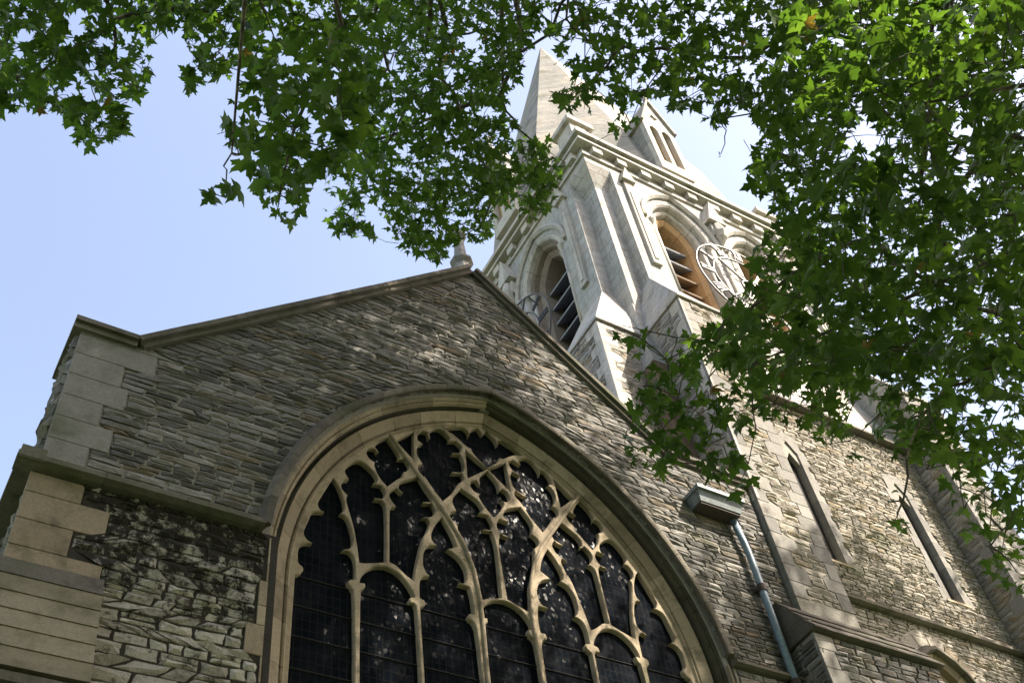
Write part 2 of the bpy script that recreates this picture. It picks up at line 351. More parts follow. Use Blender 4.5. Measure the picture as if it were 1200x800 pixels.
# ================================================================== CHURCH (gabled west front)
CX = 7.09; WL, WR = .62, 12.74
church = empty('church', (7, 10.5, -1.6), 'dark grey rubble stone church front with a gable and a huge traceried pointed window', 'church')
from mathutils.geometry import delaunay_2d_cdt
def inside(p, poly):
    r = False; n = len(poly); x, y = p
    for i in range(n):
        x1, y1 = poly[i]; x2, y2 = poly[(i+1) % n]
        if (y1 > y) != (y2 > y) and x < (x2-x1)*(y-y1)/(y2-y1)+x1: r = not r
    return r
def inflate(pts, d):
    pts = [np.array(p, float) for p in pts]; n = len(pts); ar = sum(pts[i-1][0]*pts[i][1]-pts[i][0]*pts[i-1][1] for i in range(n)); s = 1 if ar > 0 else -1
    out = []
    for i in range(n):
        t = pts[(i+1) % n]-pts[i-1]; t = t/(np.linalg.norm(t)+1e-9); out.append(tuple(pts[i]+np.array([t[1], -t[0]])*d*s))
    return out
def tri(loops):
    co, ed = [], []
    for lp in loops:
        k = len(co); co += [Vector((float(x), float(y))) for x, y in lp]; ed += [(k+i, k+(i+1) % len(lp)) for i in range(len(lp))]
    v, e, f, *_ = delaunay_2d_cdt(co, ed, [], 0, 1e-6); out = []
    for t in f:
        c = sum((v[i] for i in t), Vector((0, 0)))/3
        if inside(c, loops[0]) and not any(inside(c, h) for h in loops[1:]): out.append(tuple(t))
    return [tuple(p) for p in v], out
def plate(name, loops, thick, front, P, material, parent, bevel=0., tint=.5, label=None):
    """flat stone plate with holes; loops in (x,z); front face at depth front, P(x,z,d)"""
    loops = [[(float(a), float(b)) for a, b in lp] for lp in loops]; b = MB()
    fl = [loops[0]]+[inflate(h, bevel) for h in loops[1:]] if bevel else loops
    v, f = tri(fl); b.add([P(x, z, front) for x, z in v], f, tint)
    v, f = tri(loops); b.add([P(x, z, front+thick) for x, z in v], [t[::-1] for t in f], tint)
    for l0, l1 in zip(loops, fl):
        n = len(l0); lay = [[P(x, z, front) for x, z in l1]]
        if bevel: lay.append([P(x, z, front+bevel*1.4) for x, z in l0])
        lay.append([P(x, z, front+thick) for x, z in l0]); k = len(lay)
        b.add([q for l in lay for q in l], [(j*n+i, j*n+(i+1) % n, (j+1)*n+(i+1) % n, (j+1)*n+i) for j in range(k-1) for i in range(n)], tint)
    o = b.build(name, material, parent)
    if label: o['label'] = label
    return o
A0, AC, ZS, ZB = 3.22, 1.2, 9.15, 4.6
win = Arch(CX, ZS, ZB, A0, AC, wallP(10))
def archloop(ar, r, zb=None, n=28, extend=0.):
    pts = []
    for i in range(n+1):
        x, z = ar.pt(-1+i/n, r); pts.append((ar.cx+(0 if i == n else x), z))
    full = pts+[(2*ar.cx-x, z) for x, z in pts[-2::-1]]
    if zb is not None: full = [(full[0][0], zb)]+full+[(full[-1][0], zb)]
    return full
APX = 17.55; SL = .952
def rakeL(z): return 1.39+(z-12.15)/SL if z > 12.15 else WL
def rakeR(z): return CX+(APX-z)/SL
XK = CX+(APX-13.93)/SL
outer = [(WL, -1.6), (WR-.02, -1.6), (WR-.02, 13.93), (XK, 13.93), (CX, APX), (1.39, 12.15), (WL, 12.15)]
wall = plate('gable_wall', [outer, archloop(win, .42)], .9, .012, wallP(10), M['mortar'], church)
ms = Mason(church); NAMES = ['rubble_stone', 'rubble_stone', 'quoin_stone', 'rubble_stone', 'rubble_stone']
CM = [M['rubble'], M['sooty'], M['quoin'], M['rubble_pale'], M['dressing']]
fy = lambda Y: (lambda u, v: np.array([u, Y, v], float))
fx = lambda X: (lambda u, v: np.array([X, u, v], float))
NY = (0, -1, 0); NX = (-1, 0, 0)
# quoins of the upper corner
q = []; z = 9.66
for w, h in ((.5, .44), (.72, .4), (.52, .4), (.78, .4), (.66, .42), (1.05, .40)):
    q.append((z, z+h, w)); z += h
def qw(z, qs, dflt=0):
    for a, b, w in qs:
        if a <= z < b: return w
    return dflt
def quoins(qs, x0, Y, mi, side=1, parent=None):
    for a, b, w in qs:
        l = min(w, 1.5); u0, u1 = (x0, x0+w) if side > 0 else (x0-w, x0)
        ms.stone(fy(Y), [(u0+.003, a+.002), (u1-.004, a+.002), (u1-.004, b-.002), (u0+.003, b-.002)], NY, .022, False, mi, parent, tint=random.uniform(.4, .62))
quoins(q, WL, 10, 2, 1, wall)
ZT = z                                        # top of quoins -> kneeler block
ms.stone(fy(10), [(WL, ZT), (2.0, ZT), (1.62, 12.2), (WL, 12.2)], NY, .024, False, 2, wall)
def iv_up(v):
    xl = max(WL+qw(v, q, 0), WL); xl = max(xl, rakeL(v)+.02) if v > 12.15 else xl
    if ZT <= v <= 12.2: xl = 2.02
    xr = min(WR, rakeR(v)-.02) if v > 13.9 else WR-.02
    h = win.half(v, .47) if v < win.apex(.47) else 0
    if h > .02: return [(xl, CX-h), (CX+h, xr)]
    return [(xl, xr)]
ms.courses(fy(10), NY, 9.64, APX-.1, iv_up, ch=(.075, .135), cw=(.2, .58), depth=.026, mi=0, parent=wall)
# lower, soot blackened walling left of the window and plain walling on the right
ql = []; z = 6.2
for w, h in ((.5, .36), (.9, .36), (.55, .36), (.9, .34), (.5, .33), (.95, .42), (.56, .38), (.9, .4), (.56, .3)):
    ql.append((z, z+h, w)); z += h
for a, b, w in ql: ms.stone(fy(9.95), [(WL-.06, a+.004), (WL+w-.004, a+.004), (WL+w-.004, min(b, 9.45)-.004), (WL-.06, min(b, 9.45)-.004)], NY, .015, False, 4, wall, tint=random.uniform(0, .35))
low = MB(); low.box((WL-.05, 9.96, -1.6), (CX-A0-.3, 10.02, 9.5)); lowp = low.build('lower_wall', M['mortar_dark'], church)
qj = []; z = 5.9                               # jamb long and short work
while z < 9.4: h = random.uniform(.26, .42); qj.append((z, z+h, random.choice((.42, .5, .62)))); z += h
def iv_low(v): return [(WL+qw(v, ql, .5), CX-A0-qw(v, qj, .45)-.03)]
ms.courses(fy(9.96), NY, 6.0, 9.47, iv_low, ch=(.09, .18), cw=(.16, .42), depth=.038, mi=1, parent=lowp)
for a, b, w in qj:
    for sgn in (-1, 1):
        x0, x1 = sorted((CX+sgn*(A0+.40), CX+sgn*(A0+w)))
        ms.stone(fy(9.95), [(x0, a+.003), (x1, a+.003), (x1, min(b, 9.47)-.003), (x0, min(b, 9.47)-.003)], NY, .012, False, 4, lowp)
ms.courses(fy(10), NY, 7.4, 9.45, lambda v: [(CX+A0+.6, WR-.6)], ch=(.1, .16), depth=.035, mi=0, parent=wall)
# string course (stops against the hood of the window)
def string(x0, x1, Y, z0, z1, out, name='string_course', parent=None, m='coping'):
    b = MB(); L = 1.15; n = max(1, round((x1-x0)/L))
    for i in range(n):
        a, c = x0+(x1-x0)*i/n+.003, x0+(x1-x0)*(i+1)/n-.003; h = z1-z0
        b.prism([(Y+.05, z0), (Y+.05, z1), (Y-.01, z1), (Y-out, z0+h*.45), (Y-out, z0+h*.12), (Y-out*.55, z0)], a, c, random.random(), axis='x')
    return recalc(b.build(name, M[m], parent))
string(.36, CX-3.76, 9.96, 9.46, 9.68, .2, parent=church); string(CX+3.76, WR-.02, 10.0, 9.46, 9.62, .14, parent=church)
b = MB(); b.box((.38, 9.77, 9.47), (.66, 16, 9.66)); b.build('string_course', M['coping'], church)
# side wall towards the north: plain body with rubble near the corner
body = MB(); body.box((WL, 11.6, -1.6), (12.3, 34, 9.3), .3); body.box((1.7, 11.6, 9.3), (12.3, 34, 12.2), .3); body.build('nave_wall', M['mortar'], church)
ms.courses(fx(WL), NX, 6.2, 9.4, lambda v: [(10.0, 12.4)], depth=.05, mi=0, parent=wall)
ms.courses(fx(WL), NX, 9.7, 12.1, lambda v: [(10.02, 10.9)], ch=(.14, .24), cw=(.25, .5), depth=.075, mi=0, parent=wall)
rf = MB(); rf.prism([(1.6, 12.0), (CX, 17.1), (CX, 17.3), (1.5, 12.2)], 10.95, 34, .5); rf.prism([(CX, 17.1), (12.3, 12.9), (12.3, 13.1), (CX, 17.3)], 10.95, 34, .5)
recalc(rf.build('roof', M['roof'], church))
# rake and kneeler copings, laid as separate slabs
def slabs(p0, p1, name='coping_stone', L=.95, y0=9.86, y1=10.95, th=.085, bed=True):
    d = np.array(p1)-np.array(p0); ln = np.linalg.norm(d); d = d/ln; nrm = np.array([-d[1], d[0]])
    if nrm[1] < 0: nrm = -nrm
    n = max(1, round(ln/L))
    for i in range(n):
        a, c = ln*i/n+.004, ln*(i+1)/n-.004; o = random.uniform(-.004, .006)
        A, C = np.array(p0)+d*a, np.array(p0)+d*c
        f = lambda P, k: tuple(P+nrm*k)
        b = MB(); b.prism([f(A, .02), f(C, .02), f(C, .02+th), f(A, .02+th)], y0+o, y1, None)
        b.prism([f(A, -.075), f(C, -.075), f(C, .018), f(A, .018)], 9.915+o, y1-.01, None)
        recalc(b.build(name, M['coping'], church))
slabs((.5, 12.22), (1.36, 12.22), L=.86)
slabs((1.40, 12.22), (CX-.03, APX+.04)); slabs((CX+.03, APX+.04), (XK, 14.0)); slabs((XK+.02, 14.0), (WR-.02, 14.0))
# apex finial
fin = MB()
prof = [(.0, .30), (.14, .30), (.2, .24), (.24, .2), (.62, .17), (.72, .24), (.78, .24), (.86, .14), (1.6, .1), (1.7, .17), (1.8, .17), (1.9, .02)]
fin.add([(CX+.04+r*math.cos(PI/8+PI/4*k), 10.3+r*math.sin(PI/8+PI/4*k), 17.62+z) for z, r in prof for k in range(8)],
        [(i*8+k, i*8+(k+1) % 8, (i+1)*8+(k+1) % 8, (i+1)*8+k) for i in range(len(prof)-1) for k in range(8)]+[tuple(range(88, 96))], .6)
fin.build('finial', M['quoin'], church, label='pale octagonal stone finial shaft on the gable apex')
# ---- window mouldings
inner = [(.0, .34), (.0, .30), (.03, .26), (.055, .27), (.07, .31), (.085, .25), (.11, .24), (.24, .17)]
hollow = [(.235, .17), (.25, .27), (.275, .31), (.30, .27), (.31, .13)]
outr = [(.305, .135), (.32, .085), (.345, .075), (.365, .09), (.372, .06), (.55, -.004)]
hood = [(.50, .03), (.50, -.03), (.455, -.09), (.46, -.125), (.50, -.135), (.56, -.13), (.625, -.02), (.625, .02)]
wo = bpy.data.objects.new('window', bpy.data.meshes.new('window'))
b = MB(); win.sweep(b, [(0, .5), (.0, .36), (.24, .2), (.3, .35), (.32, .15), (.56, .02), (.56, .2)], step=.25); wo = b.build('window', M['mortar'], church, label='great pointed window of seven lights')
win.blocks('voussoir', inner, M['dressing'], wo, size=.62, gap=.006)
b = MB(); win.sweep(b, hollow, step=.1, tint=.4); b.build('hollow_moulding', M['dirty_shaded'], wo, smooth=True)  # deep shade of the hollow is painted in along with dirt
win.blocks('voussoir', outr, M['dressing'], wo, size=.5, gap=.008, right=M['dirty_shaded'])  # right half of the order: dirt and deep shade in a darker colour
hd = Arch(CX, ZS, 9.5, A0, AC, wallP(10)); hd.zs = ZS; hd.zb = 9.05
HD = Arch(CX, ZS, ZS-.0, A0, AC, wallP(10))
HD.zb = ZS-.0001
n = 13
for side in (-1, 1):
    for i in range(n):
        t0, t1 = (i/n)*.93, ((i+1)/n)*.93
        a, c = (t0, t1) if side > 0 else (-t1, -t0)
        b = MB(); HD.sweep(b, hood, a+.0006, c-.0006); b.build('hood_stone', M['coping'], wo)
# ---- tracery: openings traced on the plane of the tracery
TY = .30
def tr(pts, ox, oy, k): return [ony(ox+x/k, oy+y/k, 10+TY)[[0, 2]] for x, y in pts]
A_ = (420, 440, 6.6667); B_ = (320, 540, 6.6667); C_ = (440, 540, 6.6667); R_ = (300, 600, 4.)
def seg(*parts):
    o = []
    for pts, fr in parts: o += tr(pts, *fr)
    return o
def bossL(cx, cy, r, fr):            # knob standing out from a left hand edge into the opening (px frame)
    return [([(cx-r*.6, cy-r*1.1), (cx+r*.4, cy-r), (cx+r, cy-r*.2), (cx+r, cy+r*.5), (cx+r*.3, cy+r*1.1), (cx-r*.7, cy+r*1.1)], fr)]
zlow = 4.9
def low(x, z=zlow): return [np.array([x, z])]
X1a, X1b = CX-3*.92, CX-2*.92
MW = .055
L1 = (tr([(475, 138), (430, 210), (385, 280), (358, 325), (370, 365), (408, 402), (340, 395), (310, 402), (285, 470), (248, 548), (262, 595), (318, 642), (250, 640), (215, 668), (203, 720)], *B_)
      + tr([(204, 236), (226, 250), (230, 270), (212, 290), (190, 292), (186, 350)], *R_)+low(CX-A0+.04)+low(CX-2.5*.92-MW)
      + tr([(460, 372), (440, 345), (428, 330), (432, 312), (446, 306), (462, 312)], *R_) + tr([(636, 760), (600, 705), (532, 690), (612, 668), (622, 600), (600, 500), (570, 430), (518, 406), (557, 372), (545, 290), (510, 200)], *B_))
L2 = (low(CX-2.5*.92+MW)+low(CX-1.5*.92-MW)+tr([(752, 445), (742, 428), (722, 424), (714, 405), (724, 390), (742, 392), (733, 372), (710, 332), (670, 285), (620, 257), (570, 252), (525, 270), (500, 300), (490, 325), (512, 326), (520, 342), (512, 360), (492, 364)], *R_))
L3 = (low(CX-1.5*.92+MW)+low(CX-.5*.92-MW)+tr([(1036, 560), (1020, 512), (998, 500), (990, 484), (1000, 468), (1020, 476), (1012, 400), (998, 350), (950, 335), (985, 322), (985, 270), (955, 215), (895, 168), (938, 155), (915, 95), (872, 25)], *R_)
      +tr([(845, 60), (826, 100), (830, 130), (852, 155), (808, 158), (790, 190), (788, 240), (800, 275), (820, 300), (785, 303), (773, 325), (774, 400), (792, 405), (803, 424), (795, 442), (776, 446)], *R_))
U1 = tr([(225, 482), (180, 505), (135, 548), (155, 608), (130, 570), (85, 568), (70, 600), (90, 642), (135, 672)], *A_)+tr([(800, 35), (830, 110), (890, 190), (985, 120)], *B_)+tr([(338, 790), (345, 742), (380, 735), (397, 700), (370, 655), (308, 652), (318, 625), (300, 590), (262, 530)], *A_)
U2 = tr([(650, 0), (600, 30), (565, 75), (603, 142), (560, 150), (540, 182), (550, 222), (592, 262), (580, 295), (600, 370), (640, 500), (668, 650), (685, 790), (740, 783), (880, 783), (880, 350), (850, 305), (792, 295), (855, 287), (878, 240), (850, 190), (782, 178), (812, 155), (800, 100), (740, 40), (690, 0)], *B_)
U3 = tr([(340, 127), (195, 165), (190, 215), (212, 256), (165, 215), (120, 240), (120, 285), (172, 356), (130, 362), (120, 390), (120, 790), (165, 800)], *C_)+tr([(700, 283), (738, 318), (746, 250), (778, 110), (795, 95)], *R_)+tr([(400, 530), (420, 480), (405, 445), (360, 435), (445, 425), (466, 380), (440, 330), (372, 330), (428, 318), (445, 285), (400, 225)], *C_)
U4 = tr([(300, 508), (428, 442), (428, 655)], *A_)
U5 = tr([(500, 430), (470, 460), (470, 500), (512, 532), (470, 545), (463, 610), (512, 690), (474, 700), (480, 740), (520, 790)], *A_)+tr([(390, 110), (450, 200), (525, 305), (600, 240), (638, 170), (692, 140), (680, 100), (598, 95), (628, 84)], *C_)+tr([(818, 745), (820, 670), (798, 618), (733, 608), (795, 595), (805, 550), (765, 512), (708, 512), (712, 478), (640, 415), (600, 415), (560, 445), (550, 492), (540, 440)], *A_)
U6 = tr([(842, 582), (1005, 722), (860, 797)], *A_)
U7h = tr([(665, 412), (740, 406), (820, 404), (855, 430), (870, 475), (885, 428), (935, 408)], *A_)
U8 = tr([(885, 82), (820, 125), (822, 190), (790, 152), (752, 160), (750, 200), (785, 240), (828, 247), (812, 270), (845, 330), (915, 420), (1002, 360), (1005, 325), (962, 310), (1040, 312), (1057, 280), (1010, 225), (948, 236), (978, 190), (940, 110)], *C_)
U9 = tr([(675, 217), (600, 300), (642, 390), (592, 402), (597, 445), (652, 502), (652, 535), (690, 670), (735, 790)], *C_)+tr([(1022, 260), (1048, 380), (1062, 402), (1095, 397), (1147, 397)], *R_)+tr([(955, 800), (940, 640), (905, 550), (842, 540), (900, 530), (915, 490), (880, 425), (805, 408), (838, 370), (800, 310), (740, 265)], *C_)
def smooth(pts, it=2, keep=62):
    pts = [np.array(p, float) for p in pts]
    for _ in range(it):
        out = []; n = len(pts)
        for i in range(n):
            a, b, c = pts[i-1], pts[i], pts[(i+1) % n]
            u, v = b-a, c-b; nu, nv = np.linalg.norm(u), np.linalg.norm(v)
            if nu < 1e-6 or nv < 1e-6: continue
            ang = math.degrees(math.acos(max(-1, min(1, u@v/nu/nv))))
            if ang > keep or nu > .9 and nv > .9: out.append(b)
            else: out += [b-u*.22, b+v*.22]
        pts = out
    return pts
mir = lambda pts: [np.array([2*CX-p[0], p[1]]) for p in pts][::-1]
cross = np.array([CX, ony(572, 549.5, 10+TY)[2]])
L4half = low(CX-.5*.92+MW)+tr([(27, 570), (30, 530), (45, 525), (55, 510), (45, 490), (25, 488), (27, 455), (50, 425), (85, 412)], 560, 600, 4.)
L4 = L4half+[np.array([CX, L4half[-1][1]+.03])]+mir(L4half)
# topmost opening: left half from the photograph, mirrored about the window's axis
U7L = [cross+np.array([0, .05])]+tr([(1002, 704), (950, 655), (902, 602), (888, 566), (845, 545), (790, 490), (730, 440), (668, 413)], *A_)
def inarch(x, r=-.13): 
    R = A0+AC+r; return ZS+math.sqrt(max(0, R*R-(abs(x)+AC)**2))
U7L += tr([(740, 406), (815, 402), (852, 428), (869, 476), (884, 432), (930, 410)], *A_)
U7 = U7L+[np.array([CX, inarch(0)-.03])]+mir(U7L)[:-1]
LO = [L1, L2, L3, U1, U2, U3, U4, U5, U6, U9]
holes = []
u8 = [np.array([CX, U8[0][1]])]+[p for p in U8[1:11] if p[0] < CX-.01]; U8 = u8+[np.array([CX, u8[-1][1]-.02])]+mir(u8[1:])
U9 = [np.array([min(p[0], CX-.04), p[1]]) for p in U9]; LO[-1] = U9
for o in LO: holes.append(smooth(o)); holes.append(smooth(mir(o)))
holes += [smooth(L4), smooth(U7), smooth(U8)]
holes = [[np.array(p) for p in inflate(h, .014)] for h in holes]
frame = archloop(win, .012, n=40)
trc = plate('tracery', [frame]+[[tuple(p) for p in h] for h in holes], .10, TY, wallP(10), M['dressing'], wo, bevel=.013, tint=.75)
for i, h in enumerate(holes):
    c = sum(h)/len(h); plate('pane', [[tuple(c+(p-c)*1.0) for p in h]], .008, TY+.085+.003*(i % 3), wallP(10), M['glass'], wo)
for i in range(10):                            # saddle bars carrying the leaded lights
    z = 5.2+i*.46; hw = min(A0-.06, win.half(z, -.06)); b = MB(); b.tube([(CX-hw, 10.376, z), (CX+hw, 10.376, z)], .009, 5, .5); b.build('saddle_bar', M['void'], wo)
# boldly moulded ribs on the principal bars
def rib(pts, r=.026, name='rib', y=None, k=6):
    b = MB(); b.tube([(x, 10+TY-.012 if y is None else y, z) for x, z in pts], r, k, .7); b.build(name, M['dressing'], wo, smooth=True)
arcpx = [(455.5, 508), (470, 528), (490, 557), (510, 585), (526, 608), (543, 637), (555, 668), (562, 700), (566, 735), (569, 770), (572, 800)]
arcpx = [(569, 735)] if False else arcpx
ra = [ony(u, v, 10+TY)[[0, 2]] for u, v in arcpx]; ra.append(np.array([CX-.46, 6.8])); ra.append(np.array([CX-.46, zlow]))
for s in (0, 1):
    q_ = [np.array([2*CX-p[0], p[1]]) for p in ra] if s else ra
    rib(smooth(q_, 1)[1:] if False else q_, .03)
for kx in (-2.5, -1.5, -.5, .5, 1.5, 2.5):                # knobs at the springing of the lights
    zk = {2.5: ony(421, 685, 10.3)[2], 1.5: ony(489, 706, 10.3)[2], .5: ony(562, 724, 10.3)[2]}[abs(kx)]
b = MB(); b.box((CX-A0-.1, 10.28, 4.3), (CX+A0+.1, 10.9, 4.9)); b.prism([(10.0, 4.3), (10.6, 4.75), (10.6, 4.3)], CX-A0, CX+A0, .4, axis='x'); recalc(b.build('sill', M['dressing'], wo))
# ---- sloping buttress head at the lower left corner, built of broad weathering stones
for i in range(6):
    z1 = 8.17-i*.27; z0 = z1-.27; ya = 9.93-(8.17-z1)*.3; yb = 9.93-(8.17-z0)*.3-.012
    b = MB(); b.prism([(10.02, z0+.004), (10.02, z1), (ya-.012, z1), (yb-.012, z0+.004)], .36, 1.62, None, axis='x'); recalc(b.build('weathering_stone', M['weather'] if i else M['coping'], church))
b = MB(); b.box((.38, 9.5, 4), (1.58, 10.02, 6.5)); b.build('buttress', M['quoin'], church)
b = MB(); b.prism([(9.42, 6.5), (10.0, 6.56), (10.0, 6.42), (9.42, 6.4)], .3, 1.7, .3, axis='x'); recalc(b.build('string_course', M['coping'], church))
ms.finish(CM, NAMES)
# ---- rainwater head and downpipe
hp = empty('rainwater_pipe', (11.95, 9.85, -1.6), 'blue grey iron downpipe with a pale green box rainwater head under the parapet', 'downpipe')
b = MB(); b.frust((11.05, 9.7, 11.95, 9.99), 12.74, (11.0, 9.64, 12.0, 9.99), 12.95, .5); b.frust((10.97, 9.59, 12.03, 9.99), 12.95, (10.97, 9.59, 12.03, 9.99), 13.03, .5); recalc(b.build('rainwater_head', M['hopper'], hp))
b = MB(); b.box((11.06, 9.72, 12.70), (11.94, 9.98, 12.738)); b.build('head_base', M['rust'], hp)
b = MB(); b.tube([(11.88, 9.87, 12.7), (11.96, 9.87, 12.2), (11.98, 9.87, 11.9), (11.98, 9.87, 11.2), (11.97, 9.87, 6)], .062, 12, .5); b.build('pipe', M['pipe'], hp, smooth=True)
for z in (11.2, 9.35):
    b = MB(); b.tube([(11.98, 9.87, z-.05), (11.98, 9.87, z+.05)], .085, 12); b.tube([(11.98, 9.87, z+.055), (11.98, 9.87, z+.085)], .075, 12); b.box((11.86, 9.93, z-.03), (12.1, 10, z+.03)); b.build('pipe_collar', M['rust'], hp)

# ================================================================== TOWER
TXc, TYc = 17.05, 15.54
tower = empty('church_tower', (TXc, TYc, -1.6), 'tall pale limestone church tower with paired arched belfry windows and a stone broach spire', 'tower')
mt = Mason(tower)
TM = [M['tower_rubble'], M['rubble_pale'], M['quoin'], M['belfry_plain'], M['rubble']]; TN = ['rubble_stone', 'rubble_stone', 'quoin_stone', 'ashlar_stone', 'rubble_stone']
def mirx(a): return 2*TXc-a
def rect4(r):                                   # the same plan piece at all four corners, both ways round
    x0, y0, x1, y1 = r; out = []
    dx0, dx1, dy0, dy1 = x0-TXc, x1-TXc, y0-TYc, y1-TYc
    for sx in (1, -1):
        for sy in (1, -1):
            xs, ys = sorted((TXc+sx*dx0, TXc+sx*dx1)), sorted((TYc+sy*dy0, TYc+sy*dy1)); out.append((xs[0], ys[0], xs[1], ys[1]))
    return out
def swap(r): x0, y0, x1, y1 = r; return (TXc+(y0-TYc), TYc+(x0-TXc), TXc+(y1-TYc), TYc+(x1-TXc))
# core
b = MB(); b.box((12.38, 10.88, -1.6), (14.1, 20.2, 18.6), .4); b.box((20.0, 10.88, -1.6), (mirx(12.38), 20.2, 18.6), .4); b.box((14.1, 11.4, -1.6), (20.0, 20.2, 18.6), .4)
core = b.build('tower_wall', M['mortar'], tower)
b = MB(); b.frust((12.35, 10.85, mirx(12.35), 20.23), 18.6, (13.02, 11.5, mirx(13.02), 19.58), 22.2, .4); b.frust((14.1, 10.6, 20.0, 11.2), 18.5, (14.1, 11.0, 20.0, 11.6), 20.5, .5)
b.build('tower_wall', M['belfry'], tower)
b = MB(); b.box((13.78, 12.27, 22.1), (mirx(13.78), 18.8, 29.3), .4); b.build('bell_chamber', M['void'], tower)
# lower buttresses (two at every corner) with their sloping heads
BL = (12.75, 9.86, 14.15, 11.4); BU = (13.46, 11.05, 14.3, 12.0)
for r0, r1 in zip(rect4(BL), rect4(BU)):
    for f in (lambda r: r, swap):
        b = MB(); a0, a1 = f(r0), f(r1)
        b.frust((a0[0]+.02, a0[1]+.02, a0[2]-.02, a0[3]-.02), -1.6, (a0[0]+.02, a0[1]+.02, a0[2]-.02, a0[3]-.02), 20.1, .5); bt = b.build('buttress', M['mortar'], tower)
        b = MB(); b.frust((a0[0]-.03, a0[1]-.03, a0[2]+.03, a0[3]+.03), 20.1, a1, 22.75, None); b.frust((a0[0]-.05, a0[1]-.05, a0[2]+.05, a0[3]+.05), 20.02, (a0[0]-.05, a0[1]-.05, a0[2]+.05, a0[3]+.05), 20.1, .4)
        recalc(b.build('buttress_head', M['belfry'], tower))
        if r0 == BL and f(r0) == r0: btF = bt
        if r0 == BL and f(r0) != r0: btL = bt
def face(P, N, u0, u1, v0, v1, mi, parent, qa=None, qb=None, rough=True, ch=(.1, .17), cw=(.2, .5), depth=.03, qmi=2, qh=(.28, .42)):
    """rubble between long and short corner stones; qa/qb = (short, long) or None"""
    def mk(qq):
        o = []; z = v0; k = random.randint(0, 1)
        while z < v1: h = random.uniform(*qh); h = v1-z if v1-z-h < .15 else h; o.append((z, z+h, qq[k % 2]*random.uniform(.9, 1.1))); z += h; k += 1
        return o
    A = mk(qa) if qa else []; B = mk(qb) if qb else []
    for a, c, w in A: mt.stone(P, [(u0+.002, a+.003), (u0+w-.003, a+.003), (u0+w-.003, c-.003), (u0+.002, c-.003)], N, depth*.5, False, qmi, parent)
    for a, c, w in B: mt.stone(P, [(u1-w+.003, a+.003), (u1-.002, a+.003), (u1-.002, c-.003), (u1-w+.003, c-.003)], N, depth*.5, False, qmi, parent)
    mt.courses(P, N, v0, v1, lambda v: [(u0+qw(v, A, 0), u1-qw(v, B, 0))], ch=ch, cw=cw, depth=depth, rough=rough, mi=mi, parent=parent)
# front buttress: front, and its left flank ; left buttress: its end and front flank
face(fy(9.88), NY, 12.75, 14.15, 11.3, 20.0, 1, btF, (.3, .55), (.3, .5))
face(fx(12.77), NX, 9.86, 10.88, 13.6, 20.0, 0, btF, (.16, .42), None, qmi=3)
face(fx(11.38), NX, 11.25, 12.65, 16.5, 20.0, 0, btL, (.25, .5), (.2, .4), qmi=3)
face(fy(11.27), NY, 11.36, 12.38, 14.8, 20.0, 0, btL, (.2, .45), None, qmi=3)
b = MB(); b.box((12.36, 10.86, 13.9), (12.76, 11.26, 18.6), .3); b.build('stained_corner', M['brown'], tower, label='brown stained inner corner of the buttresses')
face(fx(mirx(14.15)+.02), NX, 9.86, 10.6, 11.5, 20.0, 0, core, (.18, .4), None); face(fy(9.88), NY, mirx(14.15), mirx(12.75), 11.3, 20.0, 1, core, (.3, .55), (.3, .5))
# wall between the buttresses with two slit windows and one small arched window below
SL1, SL2, SW = 15.37, 18.73, .215
lowA = Arch(17.0, 10.75, 8.6, .42, .28, wallP(10.6))
slp = lambda c: [(c-SW, 13.45), (c+SW, 13.45), (c+SW, 16.25), (c, 16.62), (c-SW, 16.25)]
swp = plate('slit_wall', [[(14.1, -1.6), (20.0, -1.6), (20.0, 18.5), (14.1, 18.5)], slp(SL1), slp(SL2), archloop(lowA, .3)], .12, .015, wallP(10.6), M['mortar'], tower)
b = MB()
for c in (SL1, SL2): b.box((c-.5, 10.75, 13), (c+.5, 10.9, 17))
b.box((16, 11.2, 8), (18, 11.39, 12.2)); b.build('dark_interior', M['void'], tower)
def iv_s(v):
    cuts = []
    if 13.4 < v < 16.95:
        for c in (SL1, SL2): cuts.append((c-.47 if int(v/.36) % 2 else c-.38, c+.38 if int(v/.36) % 2 else c+.5))
    if v < 12.05:
        h = lowA.half(v, .74); 
        if h > .05: cuts.append((17.0-h, 17.0+h))
    o = []; x = 14.1
    for a, c in cuts: o.append((x, a)); x = c
    o.append((x, 19.98)); return o
mt.courses(fy(10.6), NY, 9.0, 12.38, iv_s, ch=(.07, .12), cw=(.16, .42), depth=.028, mi=1, parent=core)
mt.courses(fy(10.6), NY, 12.6, 18.36, iv_s, ch=(.07, .12), cw=(.16, .42), depth=.028, mi=1, parent=core)
def tstring(x0, x1, Y, z0, z1, out, name='string_course', m='coping'):
    return string(x0, x1, Y, z0, z1, out, name, tower, m)
tstring(14.15, 19.95, 10.6, 12.38, 12.6, .16); tstring(14.15, 19.95, 10.6, 18.36, 18.56, .2)
